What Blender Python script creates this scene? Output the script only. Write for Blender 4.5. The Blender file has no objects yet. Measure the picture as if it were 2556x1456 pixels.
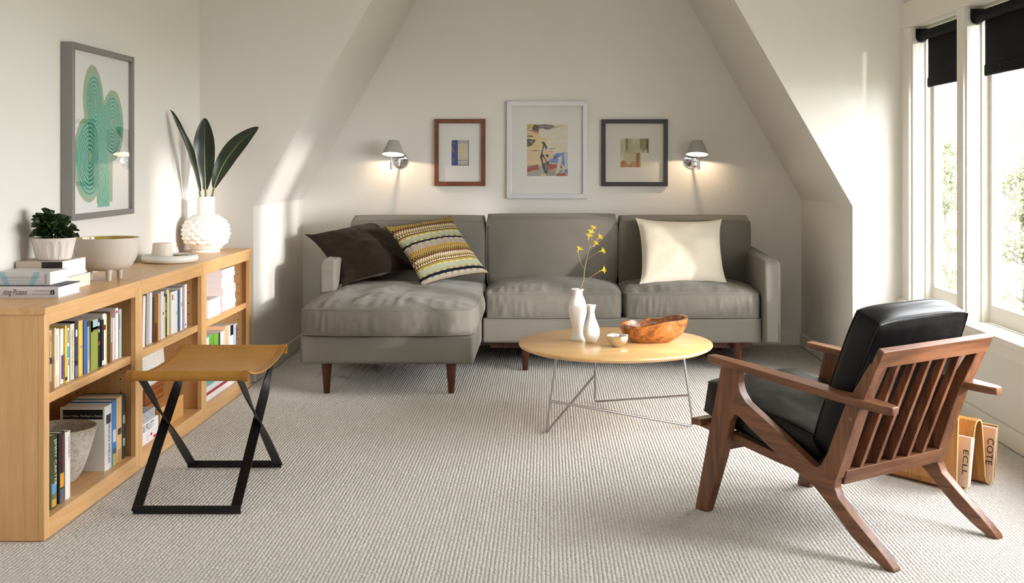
import bpy, bmesh, math, random
import numpy as np
from mathutils import Vector, Matrix, noise

IN = 0.0254                      # all dimensions below are written in inches
SC = bpy.context.scene
COL = SC.collection
random.seed(7)

# ------------------------------------------------------------------ camera
FPX = 3050.0
cam_d = bpy.data.cameras.new('camera')
cam = bpy.data.objects.new('camera', cam_d)
COL.objects.link(cam)
cam.location = (0, 0, 47 * IN)
cam.rotation_euler = (math.radians(90), 0, 0)
cam_d.sensor_fit = 'HORIZONTAL'
cam_d.sensor_width = 36
cam_d.lens = 36 * FPX / 2556
cam_d.shift_x = (1278 - 1366) / 2556
cam_d.shift_y = -(728 - 407) / 2556
cam_d.clip_start = 0.05
cam_d.clip_end = 500
SC.camera = cam

# ------------------------------------------------------------------ world, sun, exposure
world = bpy.data.worlds.new('world')
SC.world = world
world.use_nodes = True
bg = world.node_tree.nodes['Background']
bg.inputs[0].default_value = (0.94, 0.97, 1.0, 1)
bg.inputs[1].default_value = 19.5

sun_d = bpy.data.lights.new('sun', 'SUN')
sun_d.energy = 3.1
sun_d.angle = math.radians(2.6)
sun_d.color = (1.0, 0.975, 0.945)
sun = bpy.data.objects.new('sun', sun_d)
COL.objects.link(sun)
sun.location = (6, -3, 4)
sun.rotation_euler = Vector((-1, 0.73, -0.165)).to_track_quat('-Z', 'Y').to_euler()

def portal(name, loc, direction, sx, sy):
    d = bpy.data.lights.new(name, 'AREA')
    d.shape = 'RECTANGLE'
    d.size = sx * IN
    d.size_y = sy * IN
    d.cycles.is_portal = True
    o = bpy.data.objects.new(name, d)
    COL.objects.link(o)
    o.location = Vector(loc) * IN
    o.rotation_euler = Vector(direction).to_track_quat('-Z', 'Y').to_euler()

WINDOWS = [(227.5, 256.0), (194.5, 223.0), (161.5, 190.0), (116.0, 152.0)]
WZ0, WZ1 = 18.0, 75.6
for (a, b) in WINDOWS:
    portal('sky_portal', (84.5, (a + b) / 2, (WZ0 + WZ1) / 2), (-1, 0, 0), WZ1 - WZ0, b - a)
LWIN = []
RW = (-66, 70, 88, 101)           # clerestory opening added unseen behind the camera for front fill light: x0, x1, z0, z1
portal('sky_portal', ((RW[0] + RW[1]) / 2, -32, (RW[2] + RW[3]) / 2), (0, 1, 0), RW[1] - RW[0], RW[3] - RW[2])

SC.view_settings.view_transform = 'Standard'
SC.view_settings.look = 'None'
SC.view_settings.gamma = 1.0
SC.view_settings.use_curve_mapping = False
SC.view_settings.exposure = 0.1
SC.cycles.diffuse_bounces = 4
SC.cycles.glossy_bounces = 3
SC.cycles.max_bounces = 6
SC.cycles.transparent_max_bounces = 10
SC.cycles.use_adaptive_sampling = True
SC.cycles.adaptive_threshold = 0.07
SC.cycles.adaptive_min_samples = 16
SC.cycles.sample_clamp_indirect = 6.0
SC.cycles.caustics_reflective = False
SC.cycles.caustics_refractive = False

# ------------------------------------------------------------------ materials
def lin(c):
    return tuple(((v / 255) / 12.92 if v / 255 <= 0.04045 else ((v / 255 + 0.055) / 1.055) ** 2.4) for v in c)

MATS = {}
def mat(name, c, rough=0.6, metal=0.0, var=0.0, vscale=30.0, bump=0.0, bscale=200.0, spec=0.5, coat=0.0,
        emit=None, stretch=(1, 1, 1), sheen=0.0, trans=0.0):
    if name in MATS:
        return MATS[name]
    m = bpy.data.materials.new(name)
    m.use_nodes = True
    nt = m.node_tree
    b = nt.nodes['Principled BSDF']
    col = lin(c)
    b.inputs['Base Color'].default_value = (*col, 1)
    b.inputs['Roughness'].default_value = rough
    b.inputs['Metallic'].default_value = metal
    b.inputs['Specular IOR Level'].default_value = spec
    b.inputs['Coat Weight'].default_value = coat
    b.inputs['Sheen Weight'].default_value = sheen
    if emit:
        b.inputs['Emission Color'].default_value = (*lin(emit[0]), 1)
        b.inputs['Emission Strength'].default_value = emit[1]
    tc = nt.nodes.new('ShaderNodeTexCoord')
    mp = nt.nodes.new('ShaderNodeMapping')
    mp.inputs['Scale'].default_value = stretch
    nt.links.new(tc.outputs['Object'], mp.inputs['Vector'])
    if var > 0:
        n = nt.nodes.new('ShaderNodeTexNoise')
        n.inputs['Scale'].default_value = vscale
        n.inputs['Detail'].default_value = 5
        nt.links.new(mp.outputs['Vector'], n.inputs['Vector'])
        r = nt.nodes.new('ShaderNodeValToRGB')
        r.color_ramp.elements[0].position = 0.3
        r.color_ramp.elements[1].position = 0.7
        r.color_ramp.elements[0].color = (*[max(0, v * (1 - var)) for v in col], 1)
        r.color_ramp.elements[1].color = (*[min(1, v * (1 + var)) for v in col], 1)
        nt.links.new(n.outputs['Fac'], r.inputs['Fac'])
        nt.links.new(r.outputs['Color'], b.inputs['Base Color'])
    if bump > 0:
        n2 = nt.nodes.new('ShaderNodeTexNoise')
        n2.inputs['Scale'].default_value = bscale
        n2.inputs['Detail'].default_value = 3
        nt.links.new(mp.outputs['Vector'], n2.inputs['Vector'])
        bp = nt.nodes.new('ShaderNodeBump')
        bp.inputs['Strength'].default_value = bump
        bp.inputs['Distance'].default_value = 0.002
        nt.links.new(n2.outputs['Fac'], bp.inputs['Height'])
        nt.links.new(bp.outputs['Normal'], b.inputs['Normal'])
    MATS[name] = m
    return m

def wood(name, c1, c2, axis='x', rough=0.4, scale=1.0, fine=1.0, coat=0.0, spec=0.4):
    """long-grain wood: noise stretched along one axis, plus wavy figure"""
    if name in MATS:
        return MATS[name]
    m = bpy.data.materials.new(name)
    m.use_nodes = True
    nt = m.node_tree
    b = nt.nodes['Principled BSDF']
    b.inputs['Roughness'].default_value = rough
    b.inputs['Coat Weight'].default_value = coat
    b.inputs['Coat Roughness'].default_value = 0.25
    b.inputs['Specular IOR Level'].default_value = spec
    tc = nt.nodes.new('ShaderNodeTexCoord')
    mp = nt.nodes.new('ShaderNodeMapping')
    s = {'x': (0.07, 1, 1), 'y': (1, 0.07, 1), 'z': (1, 1, 0.07)}[axis]
    mp.inputs['Scale'].default_value = s
    nt.links.new(tc.outputs['Object'], mp.inputs['Vector'])
    n1 = nt.nodes.new('ShaderNodeTexNoise')
    n1.inputs['Scale'].default_value = 26 * scale
    n1.inputs['Detail'].default_value = 6
    n1.inputs['Distortion'].default_value = 1.2
    n2 = nt.nodes.new('ShaderNodeTexNoise')
    n2.inputs['Scale'].default_value = 220 * fine
    n2.inputs['Detail'].default_value = 3
    nt.links.new(mp.outputs['Vector'], n1.inputs['Vector'])
    nt.links.new(mp.outputs['Vector'], n2.inputs['Vector'])
    mx = nt.nodes.new('ShaderNodeMath')
    mx.operation = 'MULTIPLY_ADD'
    mx.inputs[1].default_value = 0.35
    nt.links.new(n2.outputs['Fac'], mx.inputs[0])
    nt.links.new(n1.outputs['Fac'], mx.inputs[2])
    r = nt.nodes.new('ShaderNodeValToRGB')
    r.color_ramp.elements[0].position = 0.45
    r.color_ramp.elements[1].position = 0.9
    r.color_ramp.elements[0].color = (*lin(c2), 1)
    r.color_ramp.elements[1].color = (*lin(c1), 1)
    nt.links.new(mx.outputs[0], r.inputs['Fac'])
    nt.links.new(r.outputs['Color'], b.inputs['Base Color'])
    MATS[name] = m
    return m

def attr_mat(name, rough=0.6, bump=0.0, bscale=300.0, spec=0.3):
    """printed / woven colour carried by the mesh's own colour attribute"""
    if name in MATS:
        return MATS[name]
    m = bpy.data.materials.new(name)
    m.use_nodes = True
    nt = m.node_tree
    b = nt.nodes['Principled BSDF']
    b.inputs['Roughness'].default_value = rough
    b.inputs['Specular IOR Level'].default_value = spec
    a = nt.nodes.new('ShaderNodeAttribute')
    a.attribute_name = 'Col'
    nt.links.new(a.outputs['Color'], b.inputs['Base Color'])
    if bump:
        tc = nt.nodes.new('ShaderNodeTexCoord')
        n2 = nt.nodes.new('ShaderNodeTexNoise')
        n2.inputs['Scale'].default_value = bscale
        nt.links.new(tc.outputs['Object'], n2.inputs['Vector'])
        bp = nt.nodes.new('ShaderNodeBump')
        bp.inputs['Strength'].default_value = bump
        bp.inputs['Distance'].default_value = 0.002
        nt.links.new(n2.outputs['Fac'], bp.inputs['Height'])
        nt.links.new(bp.outputs['Normal'], b.inputs['Normal'])
    MATS[name] = m
    return m

def glass_mat(name, refl=0.07):
    if name in MATS:
        return MATS[name]
    m = bpy.data.materials.new(name)
    m.use_nodes = True
    nt = m.node_tree
    nt.nodes.remove(nt.nodes['Principled BSDF'])
    out = nt.nodes['Material Output']
    t = nt.nodes.new('ShaderNodeBsdfTransparent')
    g = nt.nodes.new('ShaderNodeBsdfGlossy')
    g.inputs['Roughness'].default_value = 0.01
    mx = nt.nodes.new('ShaderNodeMixShader')
    lw = nt.nodes.new('ShaderNodeLayerWeight')
    lw.inputs['Blend'].default_value = 0.5
    pw = nt.nodes.new('ShaderNodeMath')
    pw.operation = 'POWER'
    pw.inputs[1].default_value = 5.0
    ma = nt.nodes.new('ShaderNodeMath')
    ma.operation = 'MULTIPLY_ADD'
    ma.inputs[1].default_value = 0.9
    ma.inputs[2].default_value = refl * 0.5
    nt.links.new(lw.outputs['Facing'], pw.inputs[0])
    nt.links.new(pw.outputs[0], ma.inputs[0])
    nt.links.new(ma.outputs[0], mx.inputs[0])
    nt.links.new(t.outputs[0], mx.inputs[1])
    nt.links.new(g.outputs[0], mx.inputs[2])
    nt.links.new(mx.outputs[0], out.inputs['Surface'])
    MATS[name] = m
    return m

WALL = mat('wall_paint', (227, 222, 214), rough=0.85, bump=0.03, bscale=400, spec=0.2)
TRIM = mat('trim_paint', (233, 228, 217), rough=0.45, spec=0.4)
CEIL = mat('ceiling_paint', (236, 232, 224), rough=0.9, spec=0.2)
CARPET = mat('carpet_wool', (204, 199, 192), rough=0.95, var=0.10, vscale=60, bump=0.2, bscale=700, spec=0.05)
MAPLE_Y = wood('maple_y', (226, 182, 128), (208, 158, 102), 'y', rough=0.38, coat=0.15)
MAPLE_Z = wood('maple_z', (226, 182, 128), (208, 158, 102), 'z', rough=0.38, coat=0.15)
MAPLE_X = wood('maple_x', (238, 194, 132), (222, 172, 108), 'x', rough=0.28, coat=0.35)
SOFA = mat('sofa_tweed', (119, 113, 103), rough=0.95, var=0.16, vscale=420, bump=0.35, bscale=900, spec=0.1, sheen=0.15)
VELVET = mat('brown_velvet', (42, 32, 25), rough=0.85, var=0.15, vscale=40, bump=0.15, bscale=500, spec=0.08, sheen=0.06)
VELVET_UNDER = mat('grey_pillow_back', (150, 132, 122), rough=0.9, spec=0.1)
CREAM = mat('cream_cotton', (222, 211, 190), rough=0.9, var=0.04, vscale=500, bump=0.2, bscale=800, spec=0.1)
DARKLEG = wood('dark_leg_wood', (98, 50, 28), (62, 28, 15), 'z', rough=0.3, coat=0.3)
WALNUT_Y = wood('walnut_y', (140, 92, 62), (84, 50, 32), 'y', rough=0.42, coat=0.12)
WALNUT_X = wood('walnut_x', (140, 92, 62), (84, 50, 32), 'x', rough=0.42, coat=0.12)
WALNUT_Z = wood('walnut_z', (136, 88, 58), (80, 46, 30), 'z', rough=0.42, coat=0.12)
LEATHER = mat('black_leather', (7, 7, 8), rough=0.34, var=0.2, vscale=14, bump=0.12, bscale=330, spec=0.28)
TAN = mat('tan_leather', (176, 122, 46), rough=0.45, var=0.10, vscale=18, bump=0.15, bscale=420, spec=0.4)
TANEDGE = mat('tan_leather_edge', (156, 104, 34), rough=0.5, var=0.1, vscale=30, spec=0.4)
BLACKMET = mat('black_steel', (20, 20, 21), rough=0.38, metal=0.3, spec=0.5)
STEEL = mat('satin_steel_rod', (178, 178, 180), rough=0.28, metal=1.0)
CHROME = mat('chrome', (205, 205, 208), rough=0.08, metal=1.0)
BLACKSHADE = mat('black_shade_cloth', (17, 15, 15), rough=0.85, spec=0.15)
BLACKPLASTIC = mat('black_plastic', (14, 13, 13), rough=0.5, spec=0.3)
WHITECER = mat('white_ceramic', (240, 238, 234), rough=0.28, spec=0.5)
MATTEWHITE = mat('matte_white_ceramic', (236, 232, 226), rough=0.5, spec=0.4)
PAGES = mat('page_edges', (232, 224, 208), rough=0.9, var=0.08, vscale=300, spec=0.1, stretch=(1, 8, 0.3))
PAGESW = mat('white_page_edges', (242, 240, 238), rough=0.9, spec=0.1)
PLY = wood('oak_plywood', (205, 150, 84), (172, 112, 52), 'z', rough=0.35, scale=2.2, coat=0.2)
PLYEDGE = mat('plywood_edge', (228, 190, 128), rough=0.5, spec=0.3)
GLASS = glass_mat('window_glass', 0.06)
PICGLASS = glass_mat('picture_glass', 0.12)
PRINT = attr_mat('printed_colour', 0.7)
WOVEN = attr_mat('woven_colour', 0.95, bump=0.3, bscale=700, spec=0.1)

# ------------------------------------------------------------------ mesh building
BASE = {}                        # object name -> base point in inches (for things with no rotation)

class MB:
    def __init__(self):
        self.v, self.f, self.mi = [], [], []
        self.cur = 0
    def add(self, vs, fs):
        o = len(self.v)
        self.v += [tuple(p) for p in vs]
        self.f += [tuple(o + i for i in f) for f in fs]
        self.mi += [self.cur] * len(fs)
        return self
    def box(self, x0, x1, y0, y1, z0, z1):
        vs = [(x0, y0, z0), (x1, y0, z0), (x1, y1, z0), (x0, y1, z0), (x0, y0, z1), (x1, y0, z1), (x1, y1, z1), (x0, y1, z1)]
        return self.hexa(vs)
    def hexa(self, vs):
        return self.add(vs, [(3, 2, 1, 0), (4, 5, 6, 7), (0, 1, 5, 4), (1, 2, 6, 5), (2, 3, 7, 6), (3, 0, 4, 7)])
    def prism(self, pts, axis, a, b):
        n = len(pts)
        def P(p, w):
            return {'x': (w, p[0], p[1]), 'y': (p[0], w, p[1]), 'z': (p[0], p[1], w)}[axis]
        vs = [P(p, a) for p in pts] + [P(p, b) for p in pts]
        fs = [tuple(range(n)), tuple(range(2 * n - 1, n - 1, -1))]
        fs += [(i, (i + 1) % n, n + (i + 1) % n, n + i) for i in range(n)]
        return self.add(vs, fs)
    def grid(self, fn, nu, nv, wrap_u=False, wrap_v=False):
        mu = nu if wrap_u else nu + 1
        mv = nv if wrap_v else nv + 1
        vs = [fn(i / nu, j / nv) for j in range(mv) for i in range(mu)]
        fs = []
        for j in range(nv):
            for i in range(nu):
                i2 = (i + 1) % mu
                j2 = (j + 1) % mv
                fs.append((j * mu + i, j * mu + i2, j2 * mu + i2, j2 * mu + i))
        return self.add(vs, fs)
    def lathe(self, prof, cx=0, cy=0, n=40, fn=None, cb=True, ct=True):
        """prof: list of (r, z) bottom to top (may go back down inside)"""
        m = len(prof)
        vs = []
        for (r, z) in prof:
            for i in range(n):
                a = 2 * math.pi * i / n
                rr = r if fn is None else r + fn(a, r, z)
                vs.append((cx + rr * math.cos(a), cy + rr * math.sin(a), z))
        fs = [(j * n + i, j * n + (i + 1) % n, (j + 1) * n + (i + 1) % n, (j + 1) * n + i) for j in range(m - 1) for i in range(n)]
        if cb and prof[0][0] > 1e-4:
            fs.append(tuple(range(n - 1, -1, -1)))
        if ct and prof[-1][0] > 1e-4:
            fs.append(tuple((m - 1) * n + i for i in range(n)))
        return self.add(vs, fs)
    def tube(self, path, r, n=8, closed=False, cap=True):
        path = [Vector(p) for p in path]
        m = len(path)
        rs = r if isinstance(r, (list, tuple)) else [r] * m
        vs = []
        prev = None
        for k, p in enumerate(path):
            if closed:
                t = path[(k + 1) % m] - path[k - 1]
            else:
                t = path[min(k + 1, m - 1)] - path[max(k - 1, 0)]
            t.normalize()
            if prev is None:
                a = Vector((0, 0, 1)) if abs(t.z) < 0.9 else Vector((1, 0, 0))
                nrm = t.cross(a).normalized()
            else:
                nrm = (prev - t * prev.dot(t)).normalized()
            prev = nrm
            bn = t.cross(nrm)
            for i in range(n):
                a = 2 * math.pi * i / n
                vs.append(p + (nrm * math.cos(a) + bn * math.sin(a)) * rs[k])
        fs = []
        for k in range(m if closed else m - 1):
            k2 = (k + 1) % m
            fs += [(k * n + i, k * n + (i + 1) % n, k2 * n + (i + 1) % n, k2 * n + i) for i in range(n)]
        if cap and not closed:
            fs += [tuple(range(n - 1, -1, -1)), tuple((m - 1) * n + i for i in range(n))]
        return self.add(vs, fs)
    def ribbon(self, path, wdirs, w, th):
        """flat bar: rectangle w x th swept along path; wdirs = width direction at each point"""
        path = [Vector(p) for p in path]
        m = len(path)
        vs = []
        for k, p in enumerate(path):
            t = (path[min(k + 1, m - 1)] - path[max(k - 1, 0)]).normalized()
            wd = Vector(wdirs[k])
            wd = (wd - t * wd.dot(t)).normalized()
            nd = t.cross(wd)
            for (a, b) in ((-1, -1), (1, -1), (1, 1), (-1, 1)):
                vs.append(p + wd * (a * w / 2) + nd * (b * th / 2))
        fs = []
        for k in range(m - 1):
            fs += [(k * 4 + i, k * 4 + (i + 1) % 4, (k + 1) * 4 + (i + 1) % 4, (k + 1) * 4 + i) for i in range(4)]
        fs += [(3, 2, 1, 0), tuple((m - 1) * 4 + i for i in range(4))]
        return self.add(vs, fs)
    def xf(self, fn):
        self.v = [tuple(fn(p)) for p in self.v]
        return self
    def build(self, name, m, parent=None, smooth=False, bevel=0.0, segs=2, sub=0, sharp=40, loc=None, cols=None, recalc=True):
        base = Vector((0, 0, 0))
        if parent is not None:
            base = Vector(BASE.get(parent.name, (0, 0, 0)))
        if loc is not None:
            base = base + Vector(loc)
        me = bpy.data.meshes.new(name)
        me.from_pydata([tuple((Vector(p) - base) * IN) for p in self.v], [], self.f)
        mats = m if isinstance(m, (list, tuple)) else [m]
        for k in mats:
            me.materials.append(k)
        if len(mats) > 1:
            me.polygons.foreach_set('material_index', self.mi)
        if recalc:
            bm = bmesh.new()
            bm.from_mesh(me)
            bmesh.ops.recalc_face_normals(bm, faces=bm.faces)
            bm.to_mesh(me)
            bm.free()
        if smooth:
            me.polygons.foreach_set('use_smooth', [True] * len(me.polygons))
            if sharp:
                me.set_sharp_from_angle(angle=math.radians(sharp))
        if cols is not None:
            at = me.color_attributes.new('Col', 'FLOAT_COLOR', 'POINT')
            flat = np.ones((len(self.v), 4), dtype=np.float32)
            flat[:, :3] = np.array(cols, dtype=np.float32)
            at.data.foreach_set('color', flat.ravel())
        me.update()
        o = bpy.data.objects.new(name, me)
        COL.objects.link(o)
        if parent is not None:
            o.parent = parent
            if loc is not None:
                o.location = Vector(loc) * IN
        elif loc is not None:
            o.location = base * IN
        if loc is not None:
            BASE[o.name] = tuple(base)
        else:
            BASE[o.name] = tuple(base)
        if bevel > 0:
            md = o.modifiers.new('bevel', 'BEVEL')
            md.width = bevel * IN
            md.segments = segs
            md.limit_method = 'ANGLE'
            md.angle_limit = math.radians(35)
        if sub:
            md = o.modifiers.new('subdivision', 'SUBSURF')
            md.levels = sub
            md.render_levels = sub
        return o

def tag(o, label=None, cat=None, group=None, kind=None):
    if label:
        o['label'] = label
    if cat:
        o['category'] = cat
    if group:
        o['group'] = group
    if kind:
        o['kind'] = kind
    return o

def thing(name, label, cat, loc=(0, 0, 0), rotz=0.0, group=None, matrix=None, local=False):
    """Empty at the thing's base; with local=True its parts are given in its own coordinates"""
    o = bpy.data.objects.new(name, None)
    COL.objects.link(o)
    o.empty_display_size = 0.05
    if matrix is not None:
        o.matrix_world = matrix
    else:
        o.location = Vector(loc) * IN
        o.rotation_euler = (0, 0, rotz)
    BASE[o.name] = (0, 0, 0) if (local or matrix is not None) else tuple(loc)
    return tag(o, label, cat, group)

def struct(name, mb, m, parent=None, **k):
    o = mb.build(name, m, parent, **k)
    o['kind'] = 'structure'
    return o

def copy_tree(o, parent=None):
    c = o.copy()
    COL.objects.link(c)
    c.parent = parent
    BASE[c.name] = BASE.get(o.name, (0, 0, 0))
    for ch in list(o.children):
        copy_tree(ch, c)
    return c

FONT_CACHE = []
def lettering(body, size, m, parent, mw, name='lettering', shear=0.0, align='CENTER', sx=1.0, spacing=1.0):
    """flat printed words; mw = 3x3 columns (text right, text up, normal) + origin, in parent coordinates (inches)"""
    cu = bpy.data.curves.new('text', 'FONT')
    cu.body = body
    cu.size = size * IN
    cu.shear = shear
    cu.align_x = align
    cu.align_y = 'CENTER'
    cu.space_character = spacing
    cu.resolution_u = 3
    t = bpy.data.objects.new('text', cu)
    COL.objects.link(t)
    bpy.context.view_layer.update()
    dg = bpy.context.evaluated_depsgraph_get()
    me = bpy.data.meshes.new_from_object(t.evaluated_get(dg))
    bpy.data.objects.remove(t)
    bpy.data.curves.remove(cu)
    r, u, n, o = [Vector(q) for q in mw]
    M = Matrix(((r.x * sx, u.x, n.x, o.x * IN), (r.y * sx, u.y, n.y, o.y * IN), (r.z * sx, u.z, n.z, o.z * IN), (0, 0, 0, 1)))
    me.transform(M)
    me.name = name
    me.materials.clear()
    me.materials.append(m)
    ob = bpy.data.objects.new(name, me)
    COL.objects.link(ob)
    ob.parent = parent
    return ob

def smoothstep(a, b, x):
    t = max(0, min(1, (x - a) / (b - a)))
    return t * t * (3 - 2 * t)

# ================================================================== THE ROOM
XL, XR, YB, YC = -74.5, 76.6, 315.0, 262.0      # left wall, right wall, gable wall, dormer cheeks
KL, KR, KZ, ZC = -63.0, 65.5, 37.7, 104.0       # knee walls, their height, ceiling
YF = -25.0                                       # wall behind the camera
struct('floor', MB().box(-81, 84, -36, 322, -2, -0.10), CARPET)
struct('ceiling', MB().box(-81, 84, -36, 322, ZC, ZC + 4), CEIL)
struct('wall_back', MB().box(-81, 84, YB, YB + 6, 0, ZC), WALL)
w = MB().box(XL - 6, XL, YF - 6, YC, 0, WZ0 - 0.5).box(XL - 6, XL, YF - 6, YC, WZ1, ZC)
prev = YF - 6
for (a, b) in sorted(LWIN):
    w.box(XL - 6, XL, prev, a, WZ0 - 0.5, WZ1)
    prev = b
w.box(XL - 6, XL, prev, YC, WZ0 - 0.5, WZ1)
struct('wall_left', w, WALL)
tl = (ZC - KZ) / 1.745
struct('wall_left_eave', MB().prism([(KL, 0), (KL, KZ), (KL + tl, ZC), (XL - 6, ZC), (XL - 6, 0)], 'y', YC, YB), WALL)
struct('wall_right_eave', MB().prism([(KR, 0), (KR, KZ), (KR - tl, ZC), (XR + 6, ZC), (XR + 6, 0)], 'y', YC, YB), WALL)
w = MB()
edges = []
w.box(XR, XR + 6, YF - 6, YC, 0, WZ0 - 0.5).box(XR, XR + 6, YF - 6, YC, WZ1, ZC)
ys = sorted(WINDOWS)
prev = YF - 6
for (a, b) in ys:
    w.box(XR, XR + 6, prev, a, WZ0 - 0.5, WZ1)
    prev = b
w.box(XR, XR + 6, prev, YC, WZ0 - 0.5, WZ1)
struct('wall_right', w, WALL)
w = MB().box(XL, RW[0], YF - 6, YF, 0, ZC).box(RW[1], XR, YF - 6, YF, 0, ZC).box(RW[0], RW[1], YF - 6, YF, 0, RW[2]).box(RW[0], RW[1], YF - 6, YF, RW[3], ZC)
struct('wall_front', w, WALL)
# baseboards
BH = 3.3
struct('baseboard_back', MB().box(KL, KR, YB - 0.55, YB, 0, BH), TRIM, bevel=0.12)
struct('baseboard_left', MB().box(KL, KL + 0.55, YC, YB - 0.55, 0, BH), TRIM, bevel=0.12)
struct('baseboard_right', MB().box(KR - 0.55, KR, YC - 0.55, YB - 0.55, 0, BH), TRIM, bevel=0.12)
struct('baseboard_right_cheek', MB().box(KR, XR - 0.55, YC - 0.55, YC, 0, BH), TRIM, bevel=0.12)
struct('baseboard_window_wall', MB().box(XR - 0.55, XR, YF, YC, 0, BH), TRIM, bevel=0.12)

# window casings (trim) on the right wall
y_lo = WINDOWS[-1][0]
struct('trim_1', MB().box(XR - 0.7, XR, y_lo - 6, YC - 0.02, WZ1 + 0.02, WZ1 + 5.3), TRIM, bevel=0.08)            # head casing
struct('trim_2', MB().box(XR - 0.7, XR, WINDOWS[0][1] + 0.6, YC - 0.02, WZ0 - 0.4, WZ1), TRIM, bevel=0.08)        # far side casing
for k in range(3):
    struct('trim_%d' % (k + 3), MB().box(XR - 0.55, XR, WINDOWS[k + 1][1] + 0.5, WINDOWS[k][0] - 0.5, WZ0 - 0.4, WZ1), TRIM, bevel=0.08)
struct('trim_6', MB().box(XR - 1.6, XR + 3.9, y_lo - 6, YC - 0.3, WZ0 - 0.95, WZ0), TRIM, bevel=0.15)              # stool (sill board)
struct('trim_7', MB().box(XR - 0.5, XR, y_lo - 5, YC - 0.3, WZ0 - 3.4, WZ0 - 0.97), TRIM, bevel=0.08)              # apron
# sashes with glass
def sash(k, a, b, X, sg):
    def bx_(mb, d0, d1, *r):
        xa, xb = sorted((X + sg * d0, X + sg * d1))
        return mb.box(xa, xb, *r)
    st = 1.9
    s = MB()
    bx_(s, 3.9, 5.6, a, a + st, WZ0, WZ1)
    bx_(s, 3.9, 5.6, b - st, b, WZ0, WZ1)
    bx_(s, 3.9, 5.6, a + st, b - st, WZ0, WZ0 + 3.2)
    bx_(s, 3.9, 5.6, a + st, b - st, WZ1 - 2.2, WZ1)
    win = struct('window_%d' % k, s, TRIM)
    bx_(MB(), 4.7, 4.85, a + st - 0.2, b - st + 0.2, WZ0 + 3, WZ1 - 2).build('pane', GLASS, win)
    s = MB()
    bx_(s, 2.6, 3.9, a, a + 0.5, WZ0, WZ1)
    bx_(s, 2.6, 3.9, b - 0.5, b, WZ0, WZ1)
    bx_(s, 2.6, 3.9, a + 0.5, b - 0.5, WZ1 - 0.5, WZ1)
    s.build('stop_bead', TRIM, win)
for k, (a, b) in enumerate(WINDOWS):
    sash(k + 1, a, b, XR, 1)
for k, (a, b) in enumerate(LWIN):
    sash(k + 1 + len(WINDOWS), a, b, XL, -1)

s = MB()
for xm in (RW[0] + 1, (RW[0] * 2 + RW[1]) / 3, (RW[0] + RW[1] * 2) / 3, RW[1] - 1):
    s.box(xm - 1, xm + 1, YF - 4.5, YF - 2.5, RW[2], RW[3])
s.box(RW[0] + 2, RW[1] - 2, YF - 4.4, YF - 2.6, RW[2], RW[2] + 2).box(RW[0] + 2, RW[1] - 2, YF - 4.4, YF - 2.6, RW[3] - 2, RW[3])
win = struct('window_5', s, TRIM)  # sash of the added clerestory that brings fill light from behind
MB().box(RW[0] + 2, RW[1] - 2, YF - 3.6, YF - 3.4, RW[2] + 2, RW[3] - 2).build('pane', GLASS, win)

# carpet pile: rows of wool loops
def carpet_pile():
    px, py = 0.50, 0.62
    pts = []
    rng = np.random.default_rng(3)
    Y = np.arange(134.0, 314.6, py)
    for j, y in enumerate(Y):
        half_l = max(-73.9, (0 - 1366) * y / FPX - 2)
        half_r = min(75.9, (2556 - 1366) * y / FPX + 2)
        if y > 262:
            half_l, half_r = max(half_l, -62.3), min(half_r, 64.8)
        elif y > 151:
            half_l = max(half_l, -62.3)
        n0, n1 = math.ceil(half_l / px), math.floor(half_r / px)
        k = np.arange(n0, n1 + 1)
        xs = k * px
        off = np.where(k % 2 == 0, 0.0, py / 2)
        pts.append(np.stack([xs + rng.normal(0, 0.03, len(k)), y + off + rng.normal(0, 0.05, len(k))], 1))
    P = np.concatenate(pts)
    n = len(P)
    NS = 6
    tmpl = []
    ang = np.arange(NS) / NS * 2 * math.pi
    for (rx, ry, z) in ((0.27, 0.36, -0.12), (0.21, 0.27, -0.03)):
        for a in ang:
            tmpl.append((rx * math.cos(a), ry * math.sin(a), z))
    tmpl.append((0, 0, 0.005))
    T = np.array(tmpl)
    fs = []
    for i in range(NS):
        fs.append((i, (i + 1) % NS, NS + (i + 1) % NS))
        fs.append((i, NS + (i + 1) % NS, NS + i))
        fs.append((NS + i, NS + (i + 1) % NS, 2 * NS))
    F = np.array(fs)
    sc = rng.uniform(0.92, 1.06, (n, 1, 1))
    V = T[None] * np.array([1, 1, 1]) * sc
    V = V + np.concatenate([P, np.zeros((n, 1))], 1)[:, None, :]
    V = V.reshape(-1, 3) * IN
    FF = (F[None] + (np.arange(n) * len(T))[:, None, None]).reshape(-1, 3)
    me = bpy.data.meshes.new('carpet_pile')
    me.vertices.add(len(V))
    me.vertices.foreach_set('co', V.ravel().astype(np.float32))
    me.loops.add(FF.size)
    me.loops.foreach_set('vertex_index', FF.ravel().astype(np.int32))
    me.polygons.add(len(FF))
    me.polygons.foreach_set('loop_start', np.arange(0, FF.size, 3, dtype=np.int32))
    me.polygons.foreach_set('loop_total', np.full(len(FF), 3, dtype=np.int32))
    me.polygons.foreach_set('use_smooth', np.ones(len(FF), dtype=bool))
    me.update(calc_edges=True)
    me.materials.append(CARPET)
    o = bpy.data.objects.new('carpet_pile', me)
    COL.objects.link(o)
    tag(o, 'pale grey ribbed loop pile of the wall-to-wall carpet', 'carpet', kind='stuff')
carpet_pile()

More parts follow.
